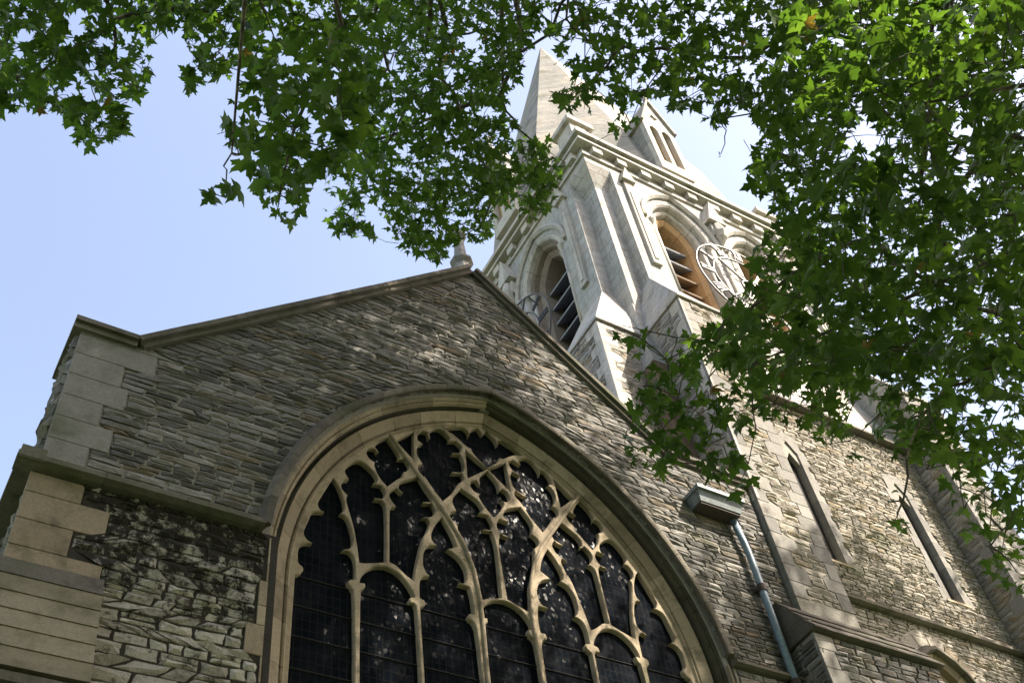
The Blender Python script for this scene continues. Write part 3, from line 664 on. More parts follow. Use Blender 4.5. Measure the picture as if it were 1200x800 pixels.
for c in (SL1, SL2):
    sw = bpy.data.objects.new('slit_window', None); COL.objects.link(sw); sw.location = (c, 10.6, 15); sw.parent = tower; sw.matrix_parent_inverse = Matrix.Translation(-tower.location)
    z = 13.4; k = 0
    while z < 16.3:
        h = .36
        for s in (-1, 1):
            w = .26 if (int((z+.01)/.36) % 2) else .16
            x0, x1 = sorted((c+s*SW, c+s*(SW+w+.01))); 
            b = MB(); 
            xi, xo = c+s*SW, c+s*(SW+w); xin = c+s*(SW-.04)
            b.add([(xi, 10.575, z+.003), (xo, 10.575, z+.003), (xo, 10.575, z+h-.003), (xi, 10.575, z+h-.003), (xin, 10.68, z+.003), (xin, 10.68, z+h-.003), (xin, 10.745, z+.003), (xin, 10.745, z+h-.003), (xo, 10.62, z+.003), (xo, 10.62, z+h-.003)],
                  [(0, 1, 2, 3), (0, 3, 5, 4), (4, 5, 7, 6), (1, 8, 9, 2), (3, 2, 9, 5), (0, 4, 8, 1)]); b.build('jamb_stone', M['quoin'], sw)
        z += h
    b = MB(); b.prism([(c-.36, z), (c-SW+.02, z), (c, z+.34), (c, z+.62), (c-.36, z+.5)], 10.575, 10.745, .6); b.prism([(c+.36, z), (c+.36, z+.5), (c, z+.62), (c, z+.34), (c+SW-.02, z)], 10.575, 10.745, .5); recalc(b.build('window_head', M['quoin'], sw))
    b = MB(); b.prism([(10.56, 13.4), (10.56, 13.46), (10.745, 13.62), (10.745, 13.4)], c-.36, c+.36, .8, axis='x'); recalc(b.build('sill', M['dressing'], sw))
# small two-order arched window low in the tower
b = MB(); lowA.sweep(b, [(0, .5), (0, .3), (.06, .22), (.14, .2), (.16, .26), (.2, .08), (.3, .04), (.3, .2)], step=.15); aw = b.build('arched_window', M['mortar'], tower)
lowA.blocks('voussoir', [(0, .45), (0, .28), (.06, .2), (.14, .18), (.155, .24), (.19, .06), (.33, 0.0)], M['dressing'], aw, size=.34)
hA = Arch(17.0, 10.75, 10.7, .42, .28, wallP(10.6)); hA.blocks('hood_stone', [(.33, .02), (.33, -.06), (.36, -.12), (.44, -.11), (.5, .0)], M['coping'], aw, size=.3)
hA.blocks('relieving_stone', [(.51, .03), (.51, -.015), (.86, -.02), (.86, .03)], M['rubble_pale'], aw, size=.16, gap=.014)
# broad lower stage of the buttress with three green weathering courses
X0, X1 = 12.2, 15.0
b = MB(); b.box((X0+.04, 9.42, -1.6), (X1, 10.7, 10.1), .3); lb = b.build('lower_buttress', M['mortar'], tower)
for i in range(3):
    z1 = 10.98-i*.3; z0 = z1-.3; ya = 9.88-i*.19; yb = 9.88-(i+1)*.19-.02
    b = MB(); b.prism([(10.6, z0+.004), (10.6, z1), (ya-.02, z1), (yb-.02, z0+.03), (yb-.02, z0+.004)], X0-.03, X1+.05, .2, axis='x'); recalc(b.build('weathering_stone', M['coping'], tower))
face(fy(9.4), NY, X0, X1, 8.3, 10.06, 4, lb, (.32, .42), None)
face(fx(X0+.02), NX, 9.38, 10.0, 8.3, 10.3, 4, lb, None, None)
# ---- belfry stage
FZ0, FZ1, FY, FX_ = 22.0, 29.1, 11.05, 12.56
def mkP(side):      # local: x along the face measured from the tower axis, z up, d into the wall
    h = TYc-FY
    return {0: lambda x, z, d: (TXc+x, TYc-h+d, z), 1: lambda x, z, d: (TXc-h+d, TYc-x, z), 2: lambda x, z, d: (TXc-x, TYc+h-d, z), 3: lambda x, z, d: (TXc+h-d, TYc+x, z)}[side]
def pbox(mb, P, x0, x1, z0, z1, d0, d1, tint=None, dz=0):
    c = [P(x, z, d) for z in (z0, z1) for x, d in ((x0, d0), (x1, d0), (x1, d1), (x0, d1))]
    mb.add(c, [(0, 3, 2, 1), (4, 5, 6, 7), (0, 1, 5, 4), (1, 2, 6, 5), (2, 3, 7, 6), (3, 0, 4, 7)], tint)
HW = TXc-13.46
CXW = 1.5
for side in range(4):
    P = mkP(side); vis = side in (0, 1)
    ars = [Arch(s*CXW, 26.35, 22.3, .62, .62, P) for s in (-1, 1)]
    pl = plate('belfry_wall', [[(-HW, 20.6 if side else 20.4), (HW, 20.6), (HW, FZ1), (-HW, FZ1)]]+[archloop(a, .52) for a in ars], .42, 0., P, M['belfry'], tower)
    for ai, ar in enumerate(ars):
        w = bpy.data.objects.new('belfry_window', None); COL.objects.link(w); w.location = P(ar.cx, 24.5, 0); w.parent = tower; w.matrix_parent_inverse = Matrix.Translation(-tower.location)
        if vis:
            ar.blocks('arch_order', [(.52, .3), (.52, .015), (.42, -.01), (.36, .05), (.34, .22)], M['belfry_plain'], w, size=.6, gap=.01)
            ar.blocks('arch_order', [(.35, .5), (.34, .2), (.26, .18), (.21, .24), (.19, .42)], M['belfry_plain'] if side == 0 else M['recess_shade'], w, size=.6, gap=.01)  # left face takes a darker colour that paints in its shade
            ar.blocks('arch_order', [(.2, .7), (.19, .40), (.12, .38), (.0, .5), (.0, 1.05)], M['belfry_warm'] if side == 0 else M['recess_shade'], w, size=.6, gap=.01)  # front: reflected glow painted as ochre; left face: painted shade
        else:
            b = MB(); ar.sweep(b, [(.52, .1), (.36, .05), (.34, .22), (.2, .24), (.19, .42), (.0, .5), (.0, 1.05)], step=.3); b.build('arch_order', M['belfry_plain'], w)
        hb = Arch(ar.cx, 26.35, 26.3, .62, .62, P); b = MB(); hb.sweep(b, [(.68, .02), (.66, -.07), (.74, -.14), (.82, -.1), (.84, .02)], step=.2, tint=.2); recalc(b.build('hood_mould', M['belfry_plain'], w, smooth=False))
        # shafts and capitals
        for s in (-1, 1):
            for r, d in ((.44, .02), (.27, .2)):
                x = ar.cx+s*(.62+r); b = MB(); b.tube([P(x, 22.4, d), P(x, 26.1, d)], .055, 10, .6); b.build('shaft', M['belfry_plain'], w, smooth=True)
                b = MB(); b.tube([P(x, 26.08, d), P(x, 26.16, d), P(x, 26.3, d), P(x, 26.38, d)], [.06, .08, .13, .13], 10, .5); b.build('capital', M['belfry_plain'], w)
        for k in range(6):                    # sloping louvres
            z = 22.7+k*.72; hw = ar.half(z+.3, 0)
            if hw < .12: continue
            b = MB(); c = [P(x, zz, d) for x, zz, d in ((-hw+ar.cx, z, .62), (hw+ar.cx, z, .62), (hw+ar.cx, z+.34, 1.02), (-hw+ar.cx, z+.34, 1.02), (-hw+ar.cx, z+.045, .60), (hw+ar.cx, z+.045, .60), (hw+ar.cx, z+.385, 1.0), (-hw+ar.cx, z+.385, 1.0))]
            b.add(c, [(0, 3, 2, 1), (4, 5, 6, 7), (0, 1, 5, 4), (1, 2, 6, 5), (2, 3, 7, 6), (3, 0, 4, 7)]); b.build('louvre', M['louvre_wood'] if side == 0 and k < 4 else M['louvre'], w)
        b = MB(); pbox(b, P, ar.cx-.75, ar.cx+.75, 22.6, 28.4, 1.08, 1.12); b.build('dark_interior', M['void'], w)
        b = MB(); b.add([P(ar.cx-.66, 22.2, .0), P(ar.cx+.66, 22.2, .0), P(ar.cx+.66, 22.65, .9), P(ar.cx-.66, 22.65, .9), P(ar.cx-.66, 22.0, .0), P(ar.cx+.66, 22.0, 0)], [(0, 1, 2, 3), (4, 5, 1, 0)]); b.build('sill', M['belfry_plain'], w)
    for x in (-3.12, 3.12):                     # slim gabled pilasters beside the arches
        b = MB(); pbox(b, P, x-.15, x+.15, 23.6, 27.9, -.1, .05); pbox(b, P, x-.06, x+.06, 23.8, 27.3, -.13, -.1)
        a, c = -.2, .05
        pts = [(x-.24, 27.9), (x+.24, 27.9), (x, 28.65)]
        b.add([P(u, v, a) for u, v in pts]+[P(u, v, c) for u, v in pts], [(0, 1, 2), (5, 4, 3), (0, 3, 4, 1), (1, 4, 5, 2), (2, 5, 3, 0)]); recalc(b.build('gabled_pilaster', M['belfry_plain'], tower))
    # canopied head between the two arches, with a carved corbel
    b = MB(); pts = [(-.34, 27.55), (.34, 27.55), (0, 28.75)]
    b.add([P(u, v, -.34) for u, v in pts]+[P(u, v, .05) for u, v in pts], [(0, 1, 2), (5, 4, 3), (0, 3, 4, 1), (1, 4, 5, 2), (2, 5, 3, 0)])
    pbox(b, P, -.22, .22, 26.9, 27.5, -.2, .03); b.tube([P(0, 26.5, -.05), P(0, 26.8, -.22), P(0, 27.0, -.26), P(0, 27.5, -.22)], [.05, .17, .2, .12], 7, .5)
    recalc(b.build('canopy', M['belfry_plain'], tower))
    b = MB(); pbox(b, P, -.14, .14, 22.4, 26.9, -.04, .04); b.tube([P(-.2, 22.4, -.02), P(-.2, 26.5, -.02)], .07, 8); b.tube([P(.2, 22.4, -.02), P(.2, 26.5, -.02)], .07, 8); b.build('shaft', M['belfry_plain'], tower, smooth=False)
    # corbel table and cornice
    h = TXc-FX_
    for zz0, zz1, o in ((28.62, 28.74, .07), (29.12, 29.24, .26), (29.24, 29.34, .2), (29.34, 29.52, .36)):
        b = MB(); n = 9
        for i in range(n): 
            e = h+o if side % 2 == 0 else h-.303
            pbox(b, P, -e+2*e*i/n+.002, -e+2*e*(i+1)/n-.002, zz0, zz1, -o, .3)
        b.build('cornice', M['belfry_plain'], tower)
    for i in range(10):
        x = -h+.45+(2*h-.9)*i/9
        b = MB(); pbox(b, P, x-.17, x+.17, 28.80, 29.12, -.2, .02); b.build('corbel', M['belfry_plain'], tower)
    b = MB(); pbox(b, P, -h+.9, h-.9, 28.7, 29.13, .03, .3); b.build('belfry_wall', M['belfry_warm'], tower)
# corner piers, set back in a nook and brought forward again under the cornice
for r in rect4((12.98, 11.4, 13.6, 12.0)):
    sx = 1 if r[0] < TXc else -1; sy = 1 if r[1] < TYc else -1
    X = (lambda a: a) if sx > 0 else mirx; Y = (lambda a: a) if sy > 0 else (lambda a: 2*TYc-a)
    def R(x0, y0, x1, y1): xs, ys = sorted((X(x0), X(x1))), sorted((Y(y0), Y(y1))); return (xs[0], ys[0], xs[1], ys[1])
    b = MB(); b.frust(R(12.98, 11.4, 13.6, 12.05), 20.4, R(12.98, 11.4, 13.6, 12.05), 27.6, .5); b.frust(R(12.98, 11.4, 13.6, 12.05), 27.6, R(12.565, 11.055, 13.455, 11.94), 28.35, .6)
    b.frust(R(12.565, 11.055, 13.455, 11.94), 28.35, R(12.565, 11.055, 13.455, 11.94), 29.1, .6); recalc(b.build('corner_pier', M['belfry'], tower))
    b = MB(); b.frust(R(12.75, 11.35, 13.5, 12.1), 29.52, R(12.75, 11.35, 13.5, 12.1), 31.5, .6); b.frust(R(12.68, 11.28, 13.57, 12.17), 30.0, R(12.68, 11.28, 13.57, 12.17), 30.12, .6)
    b.frust(R(12.62, 11.22, 13.63, 12.23), 31.5, R(12.62, 11.22, 13.63, 12.23), 31.72, .4); b.frust(R(12.7, 11.3, 13.55, 12.15), 31.72, R(13.05, 11.65, 13.2, 11.8), 32.2, .4)
    b.frust(R(12.9, 11.32, 13.35, 11.5), 30.3, R(12.95, 11.3, 13.3, 11.5), 31.3, .1)
    recalc(b.build('corner_block', M['belfry_plain'], tower))
# ---- spire
AP = Vector((17.2, 15.54, 50.9)); SA, ST = 4.12, 1.5; SZ = 29.52
ov = [Vector((x, y, SZ)) for x, y in ((21.17, 13.0), (21.17, 17.26), (18.8, 19.66), (15.3, 19.66), (12.93, 17.26), (12.93, 13.82), (16.15, 11.42), (20.3, 11.42))]
mid = [Vector((AP.x+.83*(v.x-AP.x), AP.y+.83*(v.y-AP.y), 35.)) for v in ov]
b = MB(); b.add([tuple(v) for v in ov+mid]+[tuple(AP)], [(i, (i+1) % 8, 8+(i+1) % 8, 8+i) for i in range(8)]+[(8+i, 8+(i+1) % 8, 16) for i in range(8)], .5); sp = b.build('spire', M['spire'], tower)
for sx in (-1, 1):
    for sy in (-1, 1):
        c = Vector((TXc+sx*4.3, TYc+sy*4.3, SZ)); m = sorted(ov, key=lambda v: (v-c).length)[:2]; v1, v2 = m; f = .12 if sx < 0 else .3; t = ((v1+v2)/2).lerp(AP, f)+Vector((sx*.02, sy*.02, 0))
        b = MB(); b.add([tuple(c), tuple(v1), tuple(t), tuple(v2)], [(0, 1, 2), (0, 2, 3)], .5); b.build('broach', M['spire'], tower)
for side in range(4):
    P = mkP(side); d0 = .3
    lu = bpy.data.objects.new('lucarne', None); COL.objects.link(lu); lu.location = P(0, 34, d0); lu.parent = tower; lu.matrix_parent_inverse = Matrix.Translation(-tower.location)
    xo = .15 if side == 0 else (-.1 if side == 1 else 0)
    o = [(xo-.68, 31.6), (xo+.68, 31.6), (xo+.68, 35.2), (xo, 37.1), (xo-.68, 35.2)]
    def lan(cx, z0, z1, a): return [(cx-a, z0), (cx+a, z0), (cx+a, z1), (cx+a*.7, z1+a*.9), (cx, z1+a*1.5), (cx-a*.7, z1+a*.9), (cx-a, z1)]
    qf = [(xo+.15*math.cos(t)*(1+.25*math.cos(4*t)), 35.75+.2*math.sin(t)*(1+.25*math.cos(4*t))) for t in [2*PI*k/20 for k in range(20)]]
    plate('front', [o, lan(xo-.27, 32.2, 34.6, .19), lan(xo+.27, 32.2, 34.6, .19), qf], .2, d0, P, M['belfry_plain'], lu)
    b = MB(); pbox(b, P, xo-.5, xo+.5, 32, 35.9, d0+.22, d0+.28, .8); b.build('shutter', M['belfry_warm'], lu)
    b = MB()
    for s in (-1, 1):                           # cheeks and steep roof
        b.add([P(xo+s*.68, 31.0, d0+.2), P(xo+s*.68, 35.2, d0+.2), P(xo+s*.68, 35.2, 2.6), P(xo+s*.68, 31.0, 2.6), P(xo+s*.6, 31, d0+.2), P(xo+s*.6, 35.2, d0+.2), P(xo+s*.6, 35.2, 2.6), P(xo+s*.6, 31, 2.6)], [(0, 1, 2, 3), (7, 6, 5, 4), (0, 4, 5, 1)], .4)
        b.add([P(xo+s*.80, 34.95, d0-.1), P(xo, 37.25, d0-.1), P(xo, 37.25, 3.0), P(xo+s*.80, 34.95, 3.0), P(xo+s*.68, 34.95, d0-.1), P(xo, 37.0, d0-.1), P(xo, 37.0, 3.0), P(xo+s*.68, 34.95, 3.0)], [(0, 1, 2, 3), (7, 6, 5, 4), (0, 4, 5, 1), (0, 3, 7, 4)], .5)
    recalc(b.build('roof', M['spire'], lu))
    b = MB(); b.tube([P(xo, 37.1, d0-.02), P(xo, 37.5, d0-.02), P(xo, 37.7, d0-.02)], [.12, .08, .16], 6); b.build('finial', M['belfry_plain'], lu)
mt.finish(TM, TN)
# ---- two skeleton clock dials with roman numerals
def clock(side, label):
    P0 = mkP(side); cz = 24.0; t = empty('clock_dial', P0(0, cz, -.34), label, 'clock', 'skeleton clock dials on the tower'); P = lambda x, z, d: P0(x, cz+z, d-.36)
    def ring(r, w, name):
        b = MB(); n = 48; vs = []
        for i in range(n):
            a = 2*PI*i/n
            for rr, d in ((r-w, -.02), (r+w, -.02), (r+w, .03), (r-w, .03)): vs.append(P(rr*math.sin(a), rr*math.cos(a), d))
        b.add(vs, [(i*4+j, i*4+(j+1) % 4, ((i+1) % n)*4+(j+1) % 4, ((i+1) % n)*4+j) for i in range(n) for j in range(4)], .5); b.build(name, M['iron'], t)
    ring(1.85, .012, 'outer_rim'); ring(1.28, .011, 'inner_rim'); ring(.3, .02, 'hub_ring')
    num = ['XII', 'I', 'II', 'III', 'IIII', 'V', 'VI', 'VII', 'VIII', 'IX', 'X', 'XI']
    def bar(b, p, q, w):
        p, q = Vector(p), Vector(q); d = (q-p).normalized(); n_ = Vector((-d[1], d[0]))*w
        c = [(p+n_), (q+n_), (q-n_), (p-n_)]; vs = [P(k[0], k[1], -.05) for k in c]+[P(k[0], k[1], 0.0) for k in c]
        b.add(vs, [(0, 1, 2, 3), (7, 6, 5, 4), (0, 4, 5, 1), (1, 5, 6, 2), (2, 6, 7, 3), (3, 7, 4, 0)], .5)
    for k, s_ in enumerate(num):
        a = 2*PI*k/12; b = MB(); wd = {'X': .17, 'V': .15, 'I': .08}; tot = sum(wd[c] for c in s_); x = -tot/2
        def T(u, v):                              # u across, v out from the centre
            return (math.sin(a)*v+math.cos(a)*u, math.cos(a)*v-math.sin(a)*u)
        for c in s_:
            w = wd[c]; m_ = x+w/2
            if c == 'I': bar(b, T(m_, 1.33), T(m_, 1.79), .013)
            if c == 'X': bar(b, T(m_-.06, 1.33), T(m_+.06, 1.79), .013); bar(b, T(m_+.06, 1.33), T(m_-.06, 1.79), .014)
            if c == 'V': bar(b, T(m_, 1.33), T(m_-.06, 1.79), .013); bar(b, T(m_, 1.33), T(m_+.06, 1.79), .014)
            x += w
        b.build('numeral', M['iron'], t)
    for k in range(4): a = PI/4+PI/2*k; b = MB(); bar(b, (.3*math.sin(a), .3*math.cos(a)), (1.28*math.sin(a), 1.28*math.cos(a)), .018); b.build('spoke', M['iron'], t)
    b = MB(); bar(b, (-.15, -.25), (.62, .95), .05); b.build('minute_hand', M['iron'], t); b = MB(); bar(b, (.1, .15), (-.3, -.75), .07); b.build('hour_hand', M['iron'], t)
    for a in (.6, 2.2, 3.9, 5.4): b = MB(); b.tube([P(1.85*math.sin(a), 1.85*math.cos(a), 0), P(1.7*math.sin(a), 1.7*math.cos(a), .38)], .025, 6); b.build('wall_bracket', M['iron'], t)
clock(0, 'skeleton iron clock dial on the sunlit right face of the tower'); clock(1, 'skeleton iron clock dial on the shaded left face of the tower')

# ================================================================== TREES
LEAF = np.array([(0, 0, 0), (.10, -.04, -.02), (.42, -.20, -.08), (.30, -.02, -.02), (.42, .06, -.05), (.50, .12, -.06), (.82, .28, -.16), (.60, .34, -.08), (.50, .44, -.07), (.20, .40, -.01),
                 (.30, .64, -.05), (.16, .72, -.03), (0, 1.10, -.14), (-.16, .72, -.03), (-.30, .64, -.05), (-.20, .40, -.01), (-.50, .44, -.07), (-.60, .34, -.08), (-.82, .28, -.16),
                 (-.50, .12, -.06), (-.42, .06, -.05), (-.30, -.02, -.02), (-.42, -.20, -.08), (-.10, -.04, -.02), (0, .22, .05)])
LT = np.array([(24, i, (i+1) % 24) for i in range(24)])
LEAF2 = LEAF[[0, 2, 4, 6, 9, 11, 12, 13, 15, 18, 20, 22, 24]]; LT2 = np.array([(12, i, (i+1) % 12) for i in range(12)])
def leaf_frames(n, spread, droop=.25):
    nrm = np.stack([rng.normal(0, spread, n), rng.normal(0, spread, n), np.ones(n)], 1); nrm /= np.linalg.norm(nrm, axis=1)[:, None]
    t = rng.normal(0, 1, (n, 3)); t[:, 2] = -abs(t[:, 2])*droop*2; t -= nrm*(t*nrm).sum(1)[:, None]; t /= np.linalg.norm(t, axis=1)[:, None]
    return np.cross(t, nrm), t, nrm
def leaf_mesh(name, Pn, size, fr, tint, shape=LEAF, tris=LT, curl=None):
    n, k = len(Pn), len(shape); x, y, z = fr
    cz = (rng.gamma(2.2, .9, n) if curl is None else curl)[:, None]
    v = Pn[:, None, :]+size[:, None, None]*(shape[None, :, 0:1]*x[:, None, :]+shape[None, :, 1:2]*y[:, None, :]+(shape[None, :, 2]*cz)[:, :, None]*z[:, None, :])
    v = v.reshape(-1, 3); f = (tris[None]+(np.arange(n)*k)[:, None, None]).reshape(-1, 3)
    me = bpy.data.meshes.new(name); me.vertices.add(len(v)); me.vertices.foreach_set('co', v.ravel())
    me.loops.add(f.size); me.loops.foreach_set('vertex_index', f.ravel().astype(np.int32)); me.polygons.add(len(f))
    me.polygons.foreach_set('loop_start', np.arange(0, f.size, 3, dtype=np.int32)); me.polygons.foreach_set('loop_total', np.full(len(f), 3, np.int32))
    a = me.attributes.new('tint', 'FLOAT', 'POINT'); a.data.foreach_set('value', np.repeat(tint, k).astype(np.float32))
    me.polygons.foreach_set('use_smooth', np.ones(len(f), bool)); me.materials.append(M['leaf']); me.update(); me.validate(); return me
def inpoly(px, py, poly):
    r = np.zeros(len(px), bool); n = len(poly)
    for i in range(n):
        x1, y1 = poly[i]; x2, y2 = poly[(i+1) % n]
        c = ((y1 > py) != (y2 > py)) & (px < (x2-x1)*(py-y1)/(y2-y1+1e-12)+x1); r ^= c
    return r
# where sprays of leaves hang against the view (photograph's pixels), with their distance from the eye
GAPS = [(32, 45, 15), (97, 95, 9), (108, 112, 10), (98, 18, 9), (150, 43, 7), (272, 35, 9), (312, 48, 11), (40, 82, 6), (205, 40, 5), (330, 105, 6), (408, 145, 9), (412, 160, 7), (365, 175, 8), (450, 75, 6), (553, 50, 12), (528, 88, 9), (462, 75, 7),
        (475, 175, 9), (460, 78, 8), (445, 45, 5), (520, 125, 7), (565, 130, 6), (660, 20, 13), (690, 62, 8), (672, 15, 8), (705, 78, 8), (735, 60, 5), (900, 30, 0), (812, 140, 10), (915, 35, 7), (1013, 150, 14), (1020, 165, 8), (975, 45, 7), (1150, 60, 5), (1170, 175, 6),
        (1175, 245, 7), (978, 290, 5), (1190, 500, 10), (1165, 490, 7), (1010, 480, 20), (1000, 505, 10), (905, 415, 10), (860, 470, 0), (842, 440, 9), (790, 500, 0), (430, 280, 0), (640, 305, 9)]
TL = [([(-30, -30), (215, -30), (212, 22), (182, 38), (176, 66), (183, 84), (165, 110), (143, 126), (146, 158), (118, 165), (100, 178), (86, 170), (85, 148), (52, 136), (30, 122), (18, 135), (-30, 128)], 12.5, 15, .15, 1.0),
      ([(180, -30), (450, -30), (430, 40), (330, 45), (300, 95), (262, 92), (250, 84), (232, 110), (222, 112), (212, 88), (225, 68), (215, 40), (190, 40)], 13, 15, .15, .95),
      ([(300, 40), (420, 30), (435, 100), (425, 170), (375, 200), (345, 262), (322, 258), (312, 236), (288, 225), (290, 200), (272, 180), (256, 168), (250, 150), (264, 128), (285, 100), (300, 80)], 10.5, 13, .17, 1.0),
      ([(238, 220), (270, 210), (284, 228), (272, 250), (246, 246)], 11, 11.6, .15, .8),
      ([(420, -30), (640, -30), (632, 30), (620, 60), (604, 100), (590, 130), (612, 148), (640, 162), (668, 192), (652, 215), (646, 250), (612, 262), (590, 235), (580, 245), (576, 288), (545, 280), (515, 308), (474, 294), (462, 280), (450, 258), (440, 235), (425, 232), (430, 255), (442, 282), (400, 276), (374, 272), (378, 248), (400, 238), (385, 222), (370, 215), (376, 200), (410, 150)], 15, 21, .14, 1.3)]
TR = [([(630, -30), (960, -30), (930, 100), (935, 165), (900, 165), (884, 140), (862, 128), (845, 152), (812, 156), (788, 138), (782, 112), (767, 122), (752, 112), (742, 148), (732, 162), (714, 160), (722, 134), (700, 118), (690, 132), (648, 122), (645, 106), (668, 92), (655, 62), (632, 45)], 13, 19, .16, .95),
      ([(930, -30), (1240, -30), (1240, 420), (1000, 430), (900, 440), (840, 430), (800, 415), (815, 385), (840, 365), (845, 345), (876, 330), (872, 288), (905, 266), (903, 242), (872, 205), (885, 165), (930, 150)], 10, 20, .17, 1.35),
      ([(840, 400), (1000, 400), (1050, 430), (1040, 520), (1000, 512), (955, 505), (905, 498), (885, 505), (885, 470), (840, 440)], 12, 17, .16, .75),
      ([(1000, 400), (1240, 400), (1240, 560), (1200, 560), (1150, 545), (1090, 560), (1060, 545), (1030, 530)], 9.5, 15, .17, 1.05),
      ([(1090, 545), (1240, 520), (1240, 650), (1200, 690), (1165, 688), (1140, 640), (1120, 600)], 10, 13, .14, .62),
      ([(714, 378), (770, 370), (800, 385), (840, 400), (870, 430), (895, 470), (882, 560), (868, 580), (845, 580), (815, 545), (760, 552), (732, 545), (728, 510), (735, 480), (750, 450), (736, 410)], 11.5, 13, .165, .62),
      ([(1030, 565), (1062, 560), (1078, 585), (1056, 628), (1032, 624)], 10, 10.6, .13, .8), ([(950, 505), (1010, 510), (1005, 540), (960, 545)], 11, 12, .12, .35)]
def hang(regs, per):
    """sprays of leaves: returns leaf positions, sizes, spray anchors"""
    P_, Sz, Anc = [], [], []
    for poly, d0, d1, sz, dens in regs:
        xs, ys = [p[0] for p in poly], [p[1] for p in poly]; area = (max(xs)-min(xs))*(max(ys)-min(ys))
        dm = (d0+d1)/2; n = int(area*dens*per*(dm/13)**2)
        u, v = rng.uniform(min(xs), max(xs), n), rng.uniform(min(ys), max(ys), n); ok = inpoly(u, v, poly)
        for gx, gy, gr in GAPS: ok &= (u-gx)**2+(v-gy)**2 > (gr*.9)**2
        # fine irregular gaps
        w = np.sin(u*.11+2.1*np.sin(v*.05))*np.sin(v*.13+1.7*np.sin(u*.043)); ok &= rng.uniform(0, 1, n) < np.clip(1.05+.75*w, .25, 1)
        u, v = u[ok], v[ok]
        for a, c in zip(u, v):
            d = rng.uniform(d0, d1)
            if rng.random() < .12: d = d0+(d1-d0)*rng.random()*.2
            A = ray(a, c)*d; Anc.append(A); m = rng.integers(3, 6)
            off = rng.normal(0, .13, (m, 3)); off[:, 2] = off[:, 2]*.6-.08; P_.append(A+off); Sz.append(np.full(m, sz*.88)*np.clip(rng.lognormal(-.22, .28, m), .4, 1.5)*(.8+.4*rng.random()))
    P_ = np.concatenate(P_); Sz = np.concatenate(Sz); Anc = np.array(Anc)
    c = P_+np.array([0, 0, 0]); z = c@CF; u = 600+FPX*(c@CR)/z; v = 400-FPX*(c@CU)/z
    ok = np.zeros(len(P_), bool)
    for poly, *_ in regs: ok |= inpoly(u, v, poly)
    ok |= ((u < -10) | (u > 1210) | (v < -10))
    for gx, gy, gr in GAPS: ok &= (u-gx)**2+(v-gy)**2 > (gr*.95)**2
    return P_[ok], Sz[ok], Anc
def bez(a, c, sag, n=5):
    a, c = np.array(a), np.array(c); m = (a+c)/2+np.array([0, 0, sag])+rng.normal(0, .06, 3)*np.linalg.norm(c-a)
    return [tuple((1-t)**2*a+2*t*(1-t)*m+t*t*c) for t in np.linspace(0, 1, n)]
